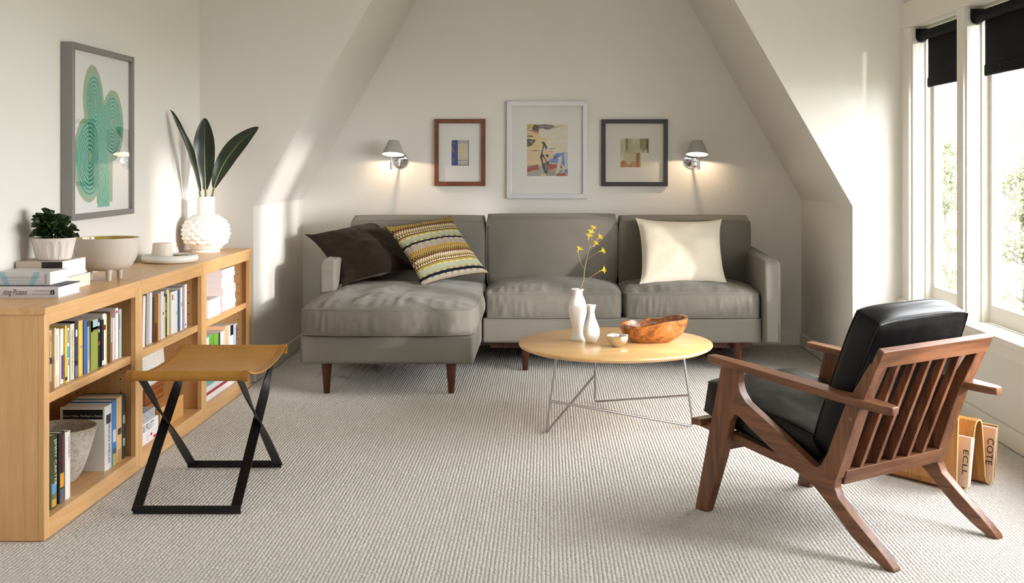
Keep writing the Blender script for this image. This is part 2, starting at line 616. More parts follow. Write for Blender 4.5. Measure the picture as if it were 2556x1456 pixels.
# ================================================================== SOFT SHAPES
def cushion(w, d, h, crown=1.2, crownb=0.4, bulge=0.5, cr=0.04, N=26, M=8, wr=0.1, seed=0, front_wr=0.0):
    """box cushion centred at origin: returns MB plus welt paths (top, bottom)"""
    mb = MB()
    def shape(px, py, pz):
        c = 1 - cr * (px * px * py * py) ** 2
        x = px * w / 2 * c
        y = py * d / 2 * c
        z = pz * h / 2
        tx = (1 - px * px) ** 0.5 if abs(px) < 1 else 0
        ty = (1 - py * py) ** 0.5 if abs(py) < 1 else 0
        if pz > 0:
            z += crown * tx * ty * pz
        else:
            z += crownb * tx * ty * pz
        k = (1 - pz * pz)
        if abs(px) > 0.999:
            x += math.copysign(bulge * k * (1 - py ** 4), px)
        if abs(py) > 0.999:
            y += math.copysign(bulge * k * (1 - px ** 4), py)
        nz = noise.noise(Vector((x * 0.16 + seed, y * 0.16, z * 0.2))) * wr
        nz2 = noise.noise(Vector((x * 0.5 + seed * 3, y * 0.5, z * 0.5))) * wr * 0.35
        if abs(pz) > 0.999 and abs(px) < 0.98 and abs(py) < 0.98:
            z += (nz + nz2) * math.copysign(1, pz)
        if front_wr and abs(py) > 0.999 and abs(px) < 0.97:
            fw = noise.noise(Vector((x * 0.75 + seed * 5, 3.1, z * 0.16)))
            y += math.copysign(front_wr * fw * (0.25 + 0.75 * k), py)
        if front_wr and pz > 0.999 and py < -0.4:
            fw = noise.noise(Vector((x * 0.75 + seed * 5, 3.1, h / 2 * 0.16)))
            z += front_wr * 0.6 * fw * smoothstep(-0.4, -0.85, py) * smoothstep(1.0, 0.93, -py)
        return (x, y, z)
    def L(i, n):
        t = i / n * 2 - 1
        return math.copysign(abs(t) ** 0.8, t)
    idx = {}
    def vid(px, py, pz):
        key = (round(px, 5), round(py, 5), round(pz, 5))
        if key not in idx:
            idx[key] = len(mb.v)
            mb.v.append(shape(px, py, pz))
        return idx[key]
    def face(fn, na, nb):
        for i in range(na):
            for j in range(nb):
                a0, a1 = L(i, na), L(i + 1, na)
                b0, b1 = L(j, nb), L(j + 1, nb)
                mb.f.append((vid(*fn(a0, b0)), vid(*fn(a1, b0)), vid(*fn(a1, b1)), vid(*fn(a0, b1))))
                mb.mi.append(0)
    face(lambda a, b: (a, b, 1), N, N)
    face(lambda a, b: (a, b, -1), N, N)
    face(lambda a, b: (a, -1, b), N, M)
    face(lambda a, b: (a, 1, b), N, M)
    face(lambda a, b: (-1, a, b), N, M)
    face(lambda a, b: (1, a, b), N, M)
    def welt(pz):
        p = []
        n = 16
        for i in range(n):
            p.append(shape(-1 + 2 * i / n, -1, pz))
        for i in range(n):
            p.append(shape(1, -1 + 2 * i / n, pz))
        for i in range(n):
            p.append(shape(1 - 2 * i / n, 1, pz))
        for i in range(n):
            p.append(shape(-1, 1 - 2 * i / n, pz))
        return p
    return mb, welt(1), welt(-1)

def place_cushion(name, w, d, h, fn, m, parent, welt_m=None, welt_r=0.11, welt_name='piping', **k):
    mb, wt, wb = cushion(w, d, h, **k)
    mb.xf(lambda p: fn(Vector(p)))
    o = mb.build(name, m, parent, smooth=True, sharp=75)
    s = MB()
    s.tube([fn(Vector(p)) for p in wt], welt_r, 6, closed=True)
    s.tube([fn(Vector(p)) for p in wb], welt_r, 6, closed=True)
    if parent is not None:
        c = Vector(BASE.get(parent.name, (0, 0, 0)))
        s.v = [tuple(Vector(q) - c) for q in s.v]
    BASE[o.name] = (0, 0, 0)
    s.build(welt_name, welt_m or m, o, smooth=True)
    return o

def pillow_mb(w, h, th, N=30, pinch=0.06, seed=0, wr=0.25, front=True, back=True, ear=0.0):
    mb = MB()
    def surf(sgn):
        def fn(a, b):
            u, v = a * 2 - 1, b * 2 - 1
            uu = u * (1 - pinch * (1 - v * v)) * (1 + ear * (u * u * v * v) ** 3)
            vv = v * (1 - pinch * (1 - u * u)) * (1 + ear * (u * u * v * v) ** 3)
            e = max(0, (1 - u * u) * (1 - v * v))
            t = th / 2 * e ** 0.42
            n = noise.noise(Vector((u * 2.2 + seed, v * 2.2, sgn))) * wr + noise.noise(Vector((u * 5 + seed, v * 5, sgn * 2))) * wr * 0.4
            t += n * min(1, e * 3)
            return (uu * w / 2, vv * h / 2, sgn * t)
        return fn
    if front:
        mb.cur = 0
        mb.grid(surf(1), N, N)
    if back:
        mb.cur = 1
        mb.grid(surf(-1), N, N)
    return mb

# ================================================================== SOFA
SX0, SX1 = -51.0, 52.3
sofa = thing('sectional_sofa', 'grey tweed sectional sofa with chaise on its left end and tapered wooden legs', 'sofa', (0, 293, 0))
SZ = 6.4                         # underside
# back frame behind the cushions and the main seat base
MB().box(SX0 + 2.6, SX1 - 2.2, 306.5, 312.2, SZ, 31.5).build('back_frame', SOFA, sofa, bevel=0.9, segs=4, smooth=True)
MB().box(-14.6, 48.4, 275.2, 306.4, SZ, 12.0).build('seat_base', SOFA, sofa, bevel=0.5, segs=3, smooth=True)
MB().box(-49.9, -14.8, 246.2, 306.4, SZ, 12.3).build('chaise_base', SOFA, sofa, bevel=0.7, segs=4, smooth=True)
def arm_mb(x0, x1):
    mb = MB()
    y0, y1 = 273.2, 312.0
    def fn(a, b):
        # loop over outline in YZ with rounded front top
        y = y0 + (y1 - y0) * b
        return (0, 0, 0)
    pts = [(y0 + 0.3, SZ), (y0, SZ + 0.6), (y0, 22.6), (y0 + 0.25, 24.0), (y0 + 1.0, 24.8), (y0 + 2.2, 25.1), (y1 - 4, 25.9), (y1, 25.9), (y1, SZ)]
    mb.prism(pts, 'x', x0, x1)
    return mb
for (x0, x1) in ((SX0, -47.4), (48.5, SX1)):
    a = arm_mb(x0, x1).build('arm', SOFA, sofa, bevel=0.75, segs=4, smooth=True)
# seat cushions
for i, (x0, x1) in enumerate(((-14.3, 17.1), (17.2, 48.5))):
    c = Vector(((x0 + x1) / 2, 289.4, 14.75))
    place_cushion('seat_cushion', x1 - x0 - 0.2, 28.8, 5.2, lambda p, c=c: p + c, SOFA, sofa, crown=2.4, crownb=0.2, bulge=0.6, seed=i * 7 + 2, front_wr=0.5, wr=0.3, N=76, M=10)
c = Vector((-32.5, 274.2, 14.9))
place_cushion('chaise_cushion', 35.8, 58.6, 5.0, lambda p: p + c, SOFA, sofa, crown=2.2, crownb=0.2, bulge=0.65, seed=21, front_wr=0.5, wr=0.4, N=84, M=10, cr=0.05)
# back cushions: stand on the seat, lean back
def lean(c, a):
    R = Matrix.Rotation(a, 3, 'X')
    return lambda p: R @ p + c
for i, (x0, x1, top) in enumerate(((-48.0, -15.1, 0), (-15.0, 17.2, 0.4), (17.3, 49.6, 0))):
    c = Vector(((x0 + x1) / 2, 301.0, 25.6 + top * 0.5))
    # local x = width, y = height, z = thickness (front is -z after rotation)
    place_cushion('back_cushion', x1 - x0 - 0.2, 16.2 + top, 5.6, lean(c, math.radians(101)), SOFA, sofa, crown=0.7, crownb=1.2, bulge=0.35, seed=40 + i * 5, wr=0.25, cr=0.02)
# legs
def sofa_leg(x, y, h=SZ):
    mb = MB().lathe([(0.55, 0.02), (0.62, 0.1), (1.12, h), ], x, y, 20)
    mb.build('leg', DARKLEG, sofa, smooth=True)
for (x, y) in ((-45.0, 249.4), (-19.6, 249.4), (-45.0, 306), (-5.0, 277.2), (43.2, 277.2), (43.2, 307), (-5.0, 307)):
    sofa_leg(x, y)
MB().box(-13, 47, 280.0, 281.2, 4.6, SZ).build('under_rail', DARKLEG, sofa)

# throw pillows
def pillow(name, label, B, a, b, w, h, th, mats, seed, pinch=0.06, wr=0.3, cols=None, N=30, ear=0.05):
    a, b = Vector(a), Vector(b)
    an = a.normalized()
    bn = (b - an * b.dot(an)).normalized()
    nn = an.cross(bn)
    c = Vector(B) + an * (w / 2) + bn * (h / 2)
    t = thing(name, label, 'pillow', tuple(c - bn * (h / 2)))
    mb = pillow_mb(w, h, th, N=N, pinch=pinch, seed=seed, wr=wr, ear=ear, back=False)
    uv = [(p[0] / w, p[1] / h) for p in mb.v]
    mb.xf(lambda p: c + an * p[0] + bn * p[1] + nn * p[2])
    cc = None
    if cols:
        cc = [cols((i % (N + 1)) / N, (i // (N + 1)) / N) for i in range(len(mb.v))]
    mb.build('front_panel', mats[0], t, smooth=True, sharp=0, cols=cc, recalc=False)
    mb2 = pillow_mb(w, h, th, N=24, pinch=pinch, seed=seed, wr=wr, ear=ear, front=False)
    mb2.mi = [0] * len(mb2.mi)
    mb2.f = [tuple(reversed(f)) for f in mb2.f]
    mb2.xf(lambda p: c + an * p[0] + bn * p[1] + nn * p[2])
    mb2.build('back_panel', mats[1], t, smooth=True, sharp=0, recalc=False)
    # seam
    e = MB()
    pts = []
    n = 20
    for s in range(4):
        for i in range(n):
            q = -1 + 2 * i / n
            u, v = ((q, -1), (1, q), (-q, 1), (-1, -q))[s]
            k = 1 + ear * (u * u * v * v) ** 3
            uu = u * (1 - pinch * (1 - v * v)) * k
            vv = v * (1 - pinch * (1 - u * u)) * k
            pts.append(c + an * uu * w / 2 + bn * vv * h / 2)
    e.tube(pts, 0.1, 5, closed=True)
    e.build('seam', mats[2], t, smooth=True)
    return t

pillow('throw_pillow', 'dark brown velvet throw pillow leaning over the left sofa arm', (-46.2, 277.4, 19.4), (13.4, 9.5, 2.6), (-9.5, 10.5, 9.6), 18, 18.5, 6.0,
       (VELVET, VELVET_UNDER, VELVET), 11, pinch=0.09, wr=0.55, ear=0.07)

def zigzag(u, v):
    """woven bands of stripes and flame stitch, repeating twice up the pillow"""
    per = 1.0 / 29
    t = (u / per) % 1.0
    tri = abs(t * 2 - 1)
    vv = 1 - v
    p = (vv * 1.92 + 0.10) % 1.0
    olive, cream, brown, black = (0.25, 0.18, 0.035), (0.52, 0.45, 0.31), (0.10, 0.035, 0.017), (0.006, 0.007, 0.012)
    sage, grey, gold = (0.25, 0.27, 0.19), (0.27, 0.23, 0.18), (0.36, 0.24, 0.04)
    fine = 1 if (u * 60) % 1.0 < 0.5 else 0
    if p < 0.12:
        return grey if fine else (0.20, 0.16, 0.12)
    if p < 0.19:
        return gold if tri < 0.62 - (p - 0.12) * 3 else (0.15, 0.07, 0.02)
    if p < 0.27:
        q = (p - 0.19) / 0.08
        return (0.33, 0.25, 0.07) if abs(tri - q) > 0.22 else brown
    if p < 0.32:
        q = (p - 0.27) / 0.05
        return black if tri < 0.55 - 0.25 * q else olive
    if p < 0.41:
        q = (p - 0.32) / 0.09
        return brown if tri > 0.25 or q < 0.5 else cream
    if p < 0.52:
        q = (p - 0.41) / 0.11
        d = tri - q
        return cream if d > 0.12 else (black if d > -0.12 else (0.28, 0.19, 0.06))
    if p < 0.58:
        q = (p - 0.52) / 0.06
        return brown if tri > q * 0.9 else cream
    if p < 0.61:
        return (0.05, 0.025, 0.015)
    if p < 0.66:
        return olive
    if p < 0.70:
        return cream if fine else olive
    if p < 0.80:
        return sage
    if p < 0.84:
        return olive if fine else sage
    if p < 0.87:
        return black if fine else cream
    if p < 0.93:
        return black
    if p < 0.96:
        return cream if fine else black
    return grey if fine else (0.24, 0.20, 0.15)
pillow('throw_pillow', 'zigzag striped throw pillow woven in olive, brown, cream and black', (-28.4, 277.6, 19.3), (14.2, 10.5, 2.0), (-10.2, 10.0, 12.6), 17.6, 18.6, 5.2,
       (WOVEN, WOVEN, mat('pillow_edge', (60, 48, 26), rough=0.95, spec=0.1)), 5, pinch=0.05, wr=0.2, cols=zigzag, N=170, ear=0.05)
pillow('throw_pillow', 'plain cream cotton throw pillow leaning on the right back cushion', (22.0, 284.2, 19.0), (20.0, 0.8, -0.3), (1.2, 9.0, 14.2), 19.6, 16.9, 5.2,
       (CREAM, CREAM, CREAM), 17, pinch=0.055, wr=0.35, ear=0.06)

# ================================================================== COFFEE TABLE
table = thing('coffee_table', 'oval maple coffee table on a bent steel wire base', 'table', (11.7, 222.7, 0))
TZ = 14.4
def ell(k, z, n=96):
    return [(12.4 + 17.6 * k * math.cos(2 * math.pi * i / n), 222.6 + 19.8 * k * math.sin(2 * math.pi * i / n), z) for i in range(n)]
mb = MB()
rings = [ell(0.955, TZ - 0.85), ell(0.99, TZ - 0.55), ell(1.0, TZ - 0.3), ell(0.997, TZ - 0.05), ell(0.992, TZ)]
vs = [p for r in rings for p in r]
n = 96
fs = [(j * n + i, j * n + (i + 1) % n, (j + 1) * n + (i + 1) % n, (j + 1) * n + i) for j in range(4) for i in range(n)]
fs += [tuple(range(n - 1, -1, -1)), tuple(4 * n + i for i in range(n))]
mb.add(vs, fs).build('table_top', MAPLE_X, table, smooth=True, sharp=35)
A, B, C = Vector((-0.2, 211.6, 0.22)), Vector((25.9, 216.9, 0.22)), Vector((9.35, 239.5, 0.22))
At, Bt, Ct = Vector((1.7, 213.6, 13.6)), Vector((24.2, 218.4, 13.6)), Vector((9.3, 237.4, 13.6))
def bend(p0, p1, p2, r=0.9, n=6):
    a = (p0 - p1).normalized() * r
    b = (p2 - p1).normalized() * r
    return [p1 + a * (1 - t) ** 2 + b * t ** 2 for t in [i / n for i in range(n + 1)]]
for (top, foot, nt_, nf) in ((At, A, Ct, C), (Bt, B, At, A), (Ct, C, Bt, B)):
    end = nf + (nt_ - nf) * (5.4 / 13.4)
    path = [top] + bend(top, foot, end) + [end]
    MB().tube(path, 0.21, 10).build('wire_leg', STEEL, table, smooth=True)

# things on the table
v1 = thing('bud_vase', 'tall white ceramic bud vase holding the yellow flower stem', 'vase', (5.6, 224.8, TZ))
def vase(prof, t, cx, cy, m):
    o = MB().lathe([(r, z + TZ) for r, z in prof], cx, cy, 44).build('body', m, t, smooth=True, sharp=60)
    return o
vase([(1.32, 0.0), (1.42, 0.1), (1.42, 0.25), (1.1, 0.8), (0.95, 1.5), (1.0, 2.2), (1.25, 3.3), (1.55, 4.4), (1.7, 5.4), (1.64, 6.3), (1.35, 7.3), (1.0, 8.1), (0.86, 8.6), (0.9, 8.9), (1.14, 9.35), (1.2, 9.42), (1.1, 9.42), (0.8, 8.9), (0.72, 8.4), (0.8, 7.8), (0.8, 7.0)], v1, 5.6, 224.8, WHITECER)
v2 = thing('bud_vase', 'short white ceramic bottle vase beside the taller bud vase', 'vase', (8.0, 221.3, TZ))
vase([(0.72, 0.0), (0.85, 0.06), (1.2, 0.6), (1.47, 1.4), (1.53, 2.1), (1.38, 2.9), (1.02, 3.8), (0.7, 4.6), (0.56, 5.3), (0.55, 5.8), (0.7, 6.4), (0.86, 6.85), (0.88, 6.9), (0.78, 6.9), (0.5, 6.1), (0.42, 5.4), (0.5, 4.6)], v2, 8.0, 221.3, WHITECER)
sb = thing('mini_bowl', 'small hammered silver bowl at the front of the coffee table', 'bowl', (12.5, 216.6, TZ))
def ham(a, r, z):
    return (0.045 if z < TZ + 1.6 else 0.012) * noise.noise(Vector((math.cos(a) * r * 3.2, math.sin(a) * r * 3.2, z * 3.2)))
MB().lathe([(0.75, TZ), (0.95, TZ + 0.08), (1.4, TZ + 0.45), (1.75, TZ + 0.95), (1.95, TZ + 1.5), (2.03, TZ + 2.05), (1.97, TZ + 2.08), (1.85, TZ + 1.5), (1.62, TZ + 0.95), (1.2, TZ + 0.45), (0.6, TZ + 0.25), (0.0, TZ + 0.22)], 12.5, 216.6, 48, ham).build('body', mat('hammered_silver', (214, 210, 205), rough=0.2, metal=1.0, bump=0.3, bscale=160), sb, smooth=True, sharp=70)
# carved wooden bowl with an irregular rim
wb = thing('wood_bowl', 'carved olive-wood bowl with an uneven natural rim', 'bowl', (19.0, 222.0, TZ))
OLIVE = bpy.data.materials.new('olive_wood')
OLIVE.use_nodes = True
_nt = OLIVE.node_tree
_b = _nt.nodes['Principled BSDF']
_b.inputs['Roughness'].default_value = 0.35
_b.inputs['Coat Weight'].default_value = 0.25
_tc = _nt.nodes.new('ShaderNodeTexCoord')
_wv = _nt.nodes.new('ShaderNodeTexNoise')
_wv.inputs['Scale'].default_value = 17
_wv.inputs['Distortion'].default_value = 2.2
_wv.inputs['Detail'].default_value = 7
_rp = _nt.nodes.new('ShaderNodeValToRGB')
_rp.color_ramp.elements[0].color = (*lin((108, 60, 24)), 1)
_rp.color_ramp.elements[1].color = (*lin((172, 106, 46)), 1)
_rp.color_ramp.elements[0].position = 0.36
_rp.color_ramp.elements[1].position = 0.62
_nt.links.new(_tc.outputs['Object'], _wv.inputs['Vector'])
_nt.links.new(_wv.outputs['Fac'], _rp.inputs['Fac'])
_nt.links.new(_rp.outputs['Color'], _b.inputs['Base Color'])
def bowl_r(a):
    return 1 + 0.09 * math.cos(2 * a) + 0.05 * math.cos(3 * a + 0.8) + 0.03 * math.cos(5 * a)
def bowl_h(a):
    # higher at the right end, a notch at the far side
    d = (a - math.radians(112) + math.pi) % (2 * math.pi) - math.pi
    return 4.05 + 0.62 * math.cos(a - 0.25) + 0.18 * math.cos(2 * a) + 0.2 * math.sin(4 * a) - 0.75 * math.exp(-(d / 0.2) ** 2)
mb = MB()
NA, NP = 72, 16
def bowl_fn(a, b):
    th = a * 2 * math.pi
    if b < 0.55:
        q = b / 0.55
        zz = q ** 1.5
        rr = 0.42 + 0.58 * math.sin(q * math.pi / 2) ** 0.9
        z = TZ + bowl_h(th) * zz
    else:
        q = (1 - b) / 0.45
        rr = (0.42 + 0.58 * math.sin(q * math.pi / 2) ** 0.9) * (0.90 if q < 0.97 else 0.96)
        if b > 0.999:
            rr = 0.02
        z = TZ + 0.45 + (bowl_h(th) - 0.45) * q ** 1.5
    r = bowl_r(th) * rr
    x, y = r * 5.75 * math.cos(th), r * 4.6 * math.sin(th)
    return (19.0 + x, 222.6 + y, z)
mb.grid(bowl_fn, NA, 30, wrap_u=True)
mb.f.append(tuple(range(NA - 1, -1, -1)))
mb.mi.append(0)
mb.build('body', OLIVE, wb, smooth=True, sharp=60)

# flower stem (kangaroo paw)
fl = thing('flower_stem', 'slender stem of yellow kangaroo paw flowers in the tall vase', 'flower', (5.6, 224.8, TZ + 7))
STEM = mat('flower_stem_green', (112, 108, 52), rough=0.6)
BRANCH = mat('flower_branch_brown', (150, 112, 66), rough=0.6)
YEL = mat('yellow_petal', (236, 196, 34), rough=0.55, var=0.12, vscale=90)
def fp(px, py, D=224.8):
    return Vector(((px - 1366) * D / FPX, D, 47 - (py - 407) * D / FPX))
def zf(x, y, dy=0.0):            # plan of the stem measured in its own picture plane (units 1/7.66 px)
    p = fp(1400 + x * 0.1305, 550 + y * 0.1305)
    return p + Vector((0, dy, 0))
main = [zf(345, 1500), zf(375, 1300), zf(430, 1150), zf(450, 940), zf(500, 700), zf(545, 530), zf(590, 420)]
MB().tube(main, [0.13, 0.13, 0.12, 0.11, 0.09, 0.08, 0.06], 7).build('stem', STEM, fl, smooth=True)
FLOWERS = [((590, 420), (575, 300), (600, 200), (0.4, 1), 0.3), ((590, 410), (640, 385), (700, 350), (0.7, 0.6), -0.5), ((550, 520), (520, 420), (525, 350), (0.3, 1), -0.4),
           ((550, 525), (600, 505), (640, 490), (0.6, 0.9), 0.7), ((510, 760), (620, 645), (745, 590), (0.9, 0.3), -0.6), ((450, 945), (345, 770), (320, 590), (0.55, 0.8), 0.5),
           ((425, 1185), (600, 1070), (760, 960), (0.95, 0.15), -0.3), ((560, 330), (548, 300), (545, 270), (0.5, 0.9), 0.2)]
for (p0, p1, p2, d, dy) in FLOWERS:
    a, b, c3 = zf(*p0), zf(*p1, dy * 0.6), zf(*p2, dy)
    pth = [a * (1 - t) ** 2 + b * 2 * t * (1 - t) + c3 * t * t for t in [i / 6 for i in range(7)]]
    MB().tube(pth, [0.05, 0.05, 0.05, 0.05, 0.06, 0.08, 0.11], 6).build('branch', BRANCH, fl, smooth=True)
    dv = Vector((d[0], -0.1, d[1])).normalized()
    side = dv.cross(Vector((0, 1, 0))).normalized()
    pm = MB()
    rnd = random.Random(int(p2[0] * 7 + p2[1]))
    for k in range(7):
        ang = (k - 3) / 3 * 1.0
        out = (dv * math.cos(ang) + side * math.sin(ang) + Vector((0, rnd.uniform(-0.6, 0.4), 0))).normalized()
        L_ = rnd.uniform(0.6, 0.9)
        bp = [c3 - dv * 0.25, c3 + dv * 0.3, c3 + dv * 0.35 + out * L_ * 0.55, c3 + dv * 0.3 + out * L_ + side * math.sin(ang) * 0.15]
        pm.tube(bp, [0.08, 0.10, 0.06, 0.025], 6)
    pm.build('flower_head', YEL, fl, smooth=True)

# ================================================================== LOUNGE CHAIR
CH = math.atan2(0.6, 0.8)
chair = thing('lounge_chair', 'walnut lounge chair with slatted back and black leather cushions', 'chair', (39.4, 140.4, 0), CH, local=True)
CW = 21.9
def both(fn):
    for sgn in (0, 1):
        fn((lambda s: s) if sgn == 0 else (lambda s: CW - s))
def prism_s(pts, s0, s1):
    return MB().prism(pts, 'x', s0, s1)
FRONT_LEG = [(32.3, 0), (30.0, 0), (27.0, 8.1), (25.6, 13.0), (25.1, 13.7), (24.6, 14.0), (24.3, 16.0), (24.2, 19.9), (27.2, 20.5)]
REAR_LEG = [(24.3, 18.6), (24.2, 17.9), (23.8, 16.9), (22.8, 15.8), (17.6, 13.2), (11.4, 9.9), (10.9, 9.85), (10.3, 9.9), (8.0, 8.9), (8.2, 7.9), (7.6, 6.7), (4.9, 4.5), (0.9, 1.5), (-0.3, 0.45), (-0.5, 0.0), (0.7, 0.0),
            (3.0, 1.1), (5.6, 2.7), (8.7, 5.3), (11.2, 7.3), (15.8, 9.3), (22.0, 12.6), (23.6, 13.6), (24.4, 13.95), (25.0, 13.9), (25.0, 16)]
POST = [(10.9, 9.85), (10.3, 10.2), (9.3, 11.9), (6.7, 17.9), (2.9, 23.6), (1.85, 23.2), (4.6, 17.6), (7.9, 8.9), (8.6, 9.0)]
def side_parts(f):
    def ss(a, b):
        return sorted((f(a), f(b)))
    prism_s(FRONT_LEG, *ss(0.05, 1.35)).build('front_leg', WALNUT_Z, chair, bevel=0.14, segs=3, smooth=True)
    prism_s(REAR_LEG, *ss(0.0, 1.4)).build('rear_leg', WALNUT_Y, chair, bevel=0.16, segs=3, smooth=True)
    prism_s(POST, *ss(0.02, 2.1)).build('back_post', WALNUT_Z, chair, bevel=0.14, segs=3, smooth=True)
    # arm: lofted board
    st = [(30.2, 0.35, 1.75, 21.15), (29.6, 0.1, 1.95, 21.1), (24, -0.15, 2.1, 20.75), (16, -0.45, 2.2, 20.1), (8, -0.75, 2.15, 19.5), (3.5, -0.75, 2.0, 19.15), (0.6, -0.4, 1.6, 18.95), (-0.3, 0.05, 1.2, 18.9)]
    mb = MB()
    vs = []
    for (t, a, b, z) in st:
        vs += [(f(a), t, z - 0.95), (f(b), t, z - 0.95), (f(b), t, z), (f(a), t, z)]
    m = len(st)
    fs = [(k * 4 + i, k * 4 + (i + 1) % 4, (k + 1) * 4 + (i + 1) % 4, (k + 1) * 4 + i) for k in range(m - 1) for i in range(4)]
    fs += [(3, 2, 1, 0), tuple((m - 1) * 4 + i for i in range(4))]
    mb.add(vs, fs).build('armrest', WALNUT_Y, chair, bevel=0.13, segs=3, smooth=True)
    prism_s([(32.6, 11.9), (32.6, 10.9), (18.6, 8.7), (10.2, 7.7), (10.2, 8.9), (18.6, 9.9)], *ss(1.42, 2.5)).build('side_rail', WALNUT_Y, chair, bevel=0.1, smooth=True)
    p = MB().lathe([(0.28, 0), (0.28, 0.06), (0.0, 0.07)], 0, 0, 12)
    x_o = -0.04 if f(0) == 0 else CW + 0.04
    sg = 1 if f(0) == 0 else -1
    p.xf(lambda q: (x_o + sg * (0.06 - q[2]), 5.75 + q[0], 16.6 + q[1]))
    p.build('dowel', WALNUT_X, chair, smooth=True)
both(side_parts)
# crest rail, lower rail, slats
prism_s([(2.75, 23.4), (1.65, 25.5), (0.85, 25.1), (1.9, 23.0)], 0.0, CW).build('crest_rail', WALNUT_X, chair, bevel=0.1, segs=3, smooth=True)
prism_s([(9.6, 9.9), (7.4, 9.9), (7.9, 8.1), (9.8, 8.1)], 1.45, CW - 1.45).build('lower_rail', WALNUT_X, chair, bevel=0.1, segs=3, smooth=True)
for k in range(5):
    s0 = 4.0 + k * 3.05
    prism_s([(9.1, 9.8), (2.75, 23.5), (1.95, 23.1), (7.55, 9.8)], s0, s0 + 0.62).build('slat', WALNUT_Z, chair, bevel=0.06, smooth=True)
MB().box(0.2, CW - 0.2, 31.3, 33.2, 11.3, 12.2).build('front_rail', WALNUT_X, chair, bevel=0.12, smooth=True)
MB().box(1.3, CW - 1.3, 27.2, 28.2, 8.7, 10.9).build('stretcher', WALNUT_X, chair, bevel=0.1, smooth=True)
for k in range(5):               # webbing slats under the seat
    t = 13.5 + k * 3.6
    z = 8.9 + (t - 10) * 0.123
    MB().box(2.45, CW - 2.45, t, t + 1.8, z, z + 0.3).build('seat_slat', WALNUT_X, chair)
# seat cushion: slab from front (32.4) to back (11.5)
LEATHER_WELT = mat('black_leather_seam', (20, 20, 22), rough=0.5, spec=0.4)
ang = math.atan2(4.4, 20.5)
R = Matrix.Rotation(ang, 3, 'X')
c1 = Vector((CW / 2, 22.4, 12.9))
place_cushion('seat_cushion', CW - 3.4, 21.6, 4.1, lambda p: R @ p + c1, LEATHER, chair, crown=0.9, crownb=0.2, bulge=0.35, seed=61, wr=0.18, welt_r=0.09, welt_m=LEATHER_WELT, welt_name='seam', N=34, cr=0.06)
R2 = Matrix.Rotation(math.radians(90) + math.atan2(7.0, 17.2), 3, 'X')
c2 = Vector((CW / 2, 8.35, 19.9))
place_cushion('back_cushion', CW - 3.4, 19.8, 3.5, lambda p: R2 @ p + c2, LEATHER, chair, crown=0.35, crownb=0.7, bulge=0.4, seed=66, wr=0.16, welt_r=0.09, welt_m=LEATHER_WELT, welt_name='seam', N=34, cr=0.05)

# ================================================================== STOOL
stool = thing('folding_stool', 'black steel stool with twisted crossed legs and tan leather sling seat', 'stool', (-48.5, 175.5, 0))
SXL, SXR = -55.4, -41.0
F0, F1 = 163.4, 188.2
ST = 18.4
def strap(x, y0, z0, y1, z1, tw):
    """flat bar from (y0,z0) to (y1,z1) that turns a quarter twist on the way up"""
    n = 24
    path, wd = [], []
    for i in range(n + 1):
        t = i / n
        bow = 0.0
        path.append((x + bow, y0 + (y1 - y0) * t, z0 + (z1 - z0) * t))
        q = smoothstep(0.1, 0.9, t) * math.pi / 2 * tw
        # starts broad side facing the front, ends edge-on
        wd.append((math.cos(q), 0.0 + math.sin(q) * 0.8, 0.35 * math.sin(q)))
    return MB().ribbon(path, wd, 1.35, 0.22)
for (x, sg) in ((SXL + 0.6, 1), (SXR - 0.6, -1)):
    strap(x - 0.14, F0, 0.5, F1 - 0.6, ST, 1).build('leg', BLACKMET, stool, smooth=True, sharp=30)
    strap(x + 0.14, F1, 0.5, F0 + 0.6, ST, -1).build('leg', BLACKMET, stool, smooth=True, sharp=30)
    MB().tube([(x - 0.4, (F0 + F1) / 2, 9.45), (x + 0.4, (F0 + F1) / 2, 9.45)], 0.22, 12).build('pivot_pin', BLACKMET, stool, smooth=True)
MB().box(SXL, SXR, F0 - 0.12, F0 + 0.12, 0.05, 1.15).build('foot_rail', BLACKMET, stool, bevel=0.04)
MB().box(SXL, SXR, F1 - 0.12, F1 + 0.12, 0.05, 1.15).build('foot_rail', BLACKMET, stool, bevel=0.04)
for y in (F0 + 0.6, F1 - 0.6):
    MB().tube([(SXL - 0.2, y, ST), (SXR + 0.2, y, ST)], 0.38, 12).build('top_bar', BLACKMET, stool, smooth=True)
# sling: sheet hung between the bars, wrapped round each
def sling_path():
    pts = []
    ya, yb = F0 + 0.6, F1 - 0.6
    for i in range(9):           # around the front bar (from underneath)
        a = math.radians(-60 - i * 26)
        pts.append((ya + 0.55 * math.cos(a), ST + 0.55 * math.sin(a)))
    for i in range(1, 24):
        t = i / 24
        pts.append((ya + (yb - ya) * t, ST + 0.55 - 1.55 * (1 - (2 * t - 1) ** 2) ** 0.8))
    for i in range(9):
        a = math.radians(88 - i * 26)
        pts.append((yb + 0.55 * math.cos(a), ST + 0.55 * math.sin(a)))
    return pts
sp = sling_path()
def sheet(x0, x1, th, off=0.0):
    mb = MB()
    n = len(sp)
    vs = []
    for k, (y, z) in enumerate(sp):
        t = Vector((sp[min(k + 1, n - 1)][0] - sp[max(k - 1, 0)][0], sp[min(k + 1, n - 1)][1] - sp[max(k - 1, 0)][1])).normalized()
        nx, nz = -t[1], t[0]
        yo, zo = y + nx * off, z + nz * off
        vs += [(x0, yo, zo), (x1, yo, zo), (x1, yo + nx * th, zo + nz * th), (x0, yo + nx * th, zo + nz * th)]
    fs = [(k * 4 + i, k * 4 + (i + 1) % 4, (k + 1) * 4 + (i + 1) % 4, (k + 1) * 4 + i) for k in range(n - 1) for i in range(4)]
    fs += [(3, 2, 1, 0), tuple((n - 1) * 4 + i for i in range(4))]
    return mb.add(vs, fs)
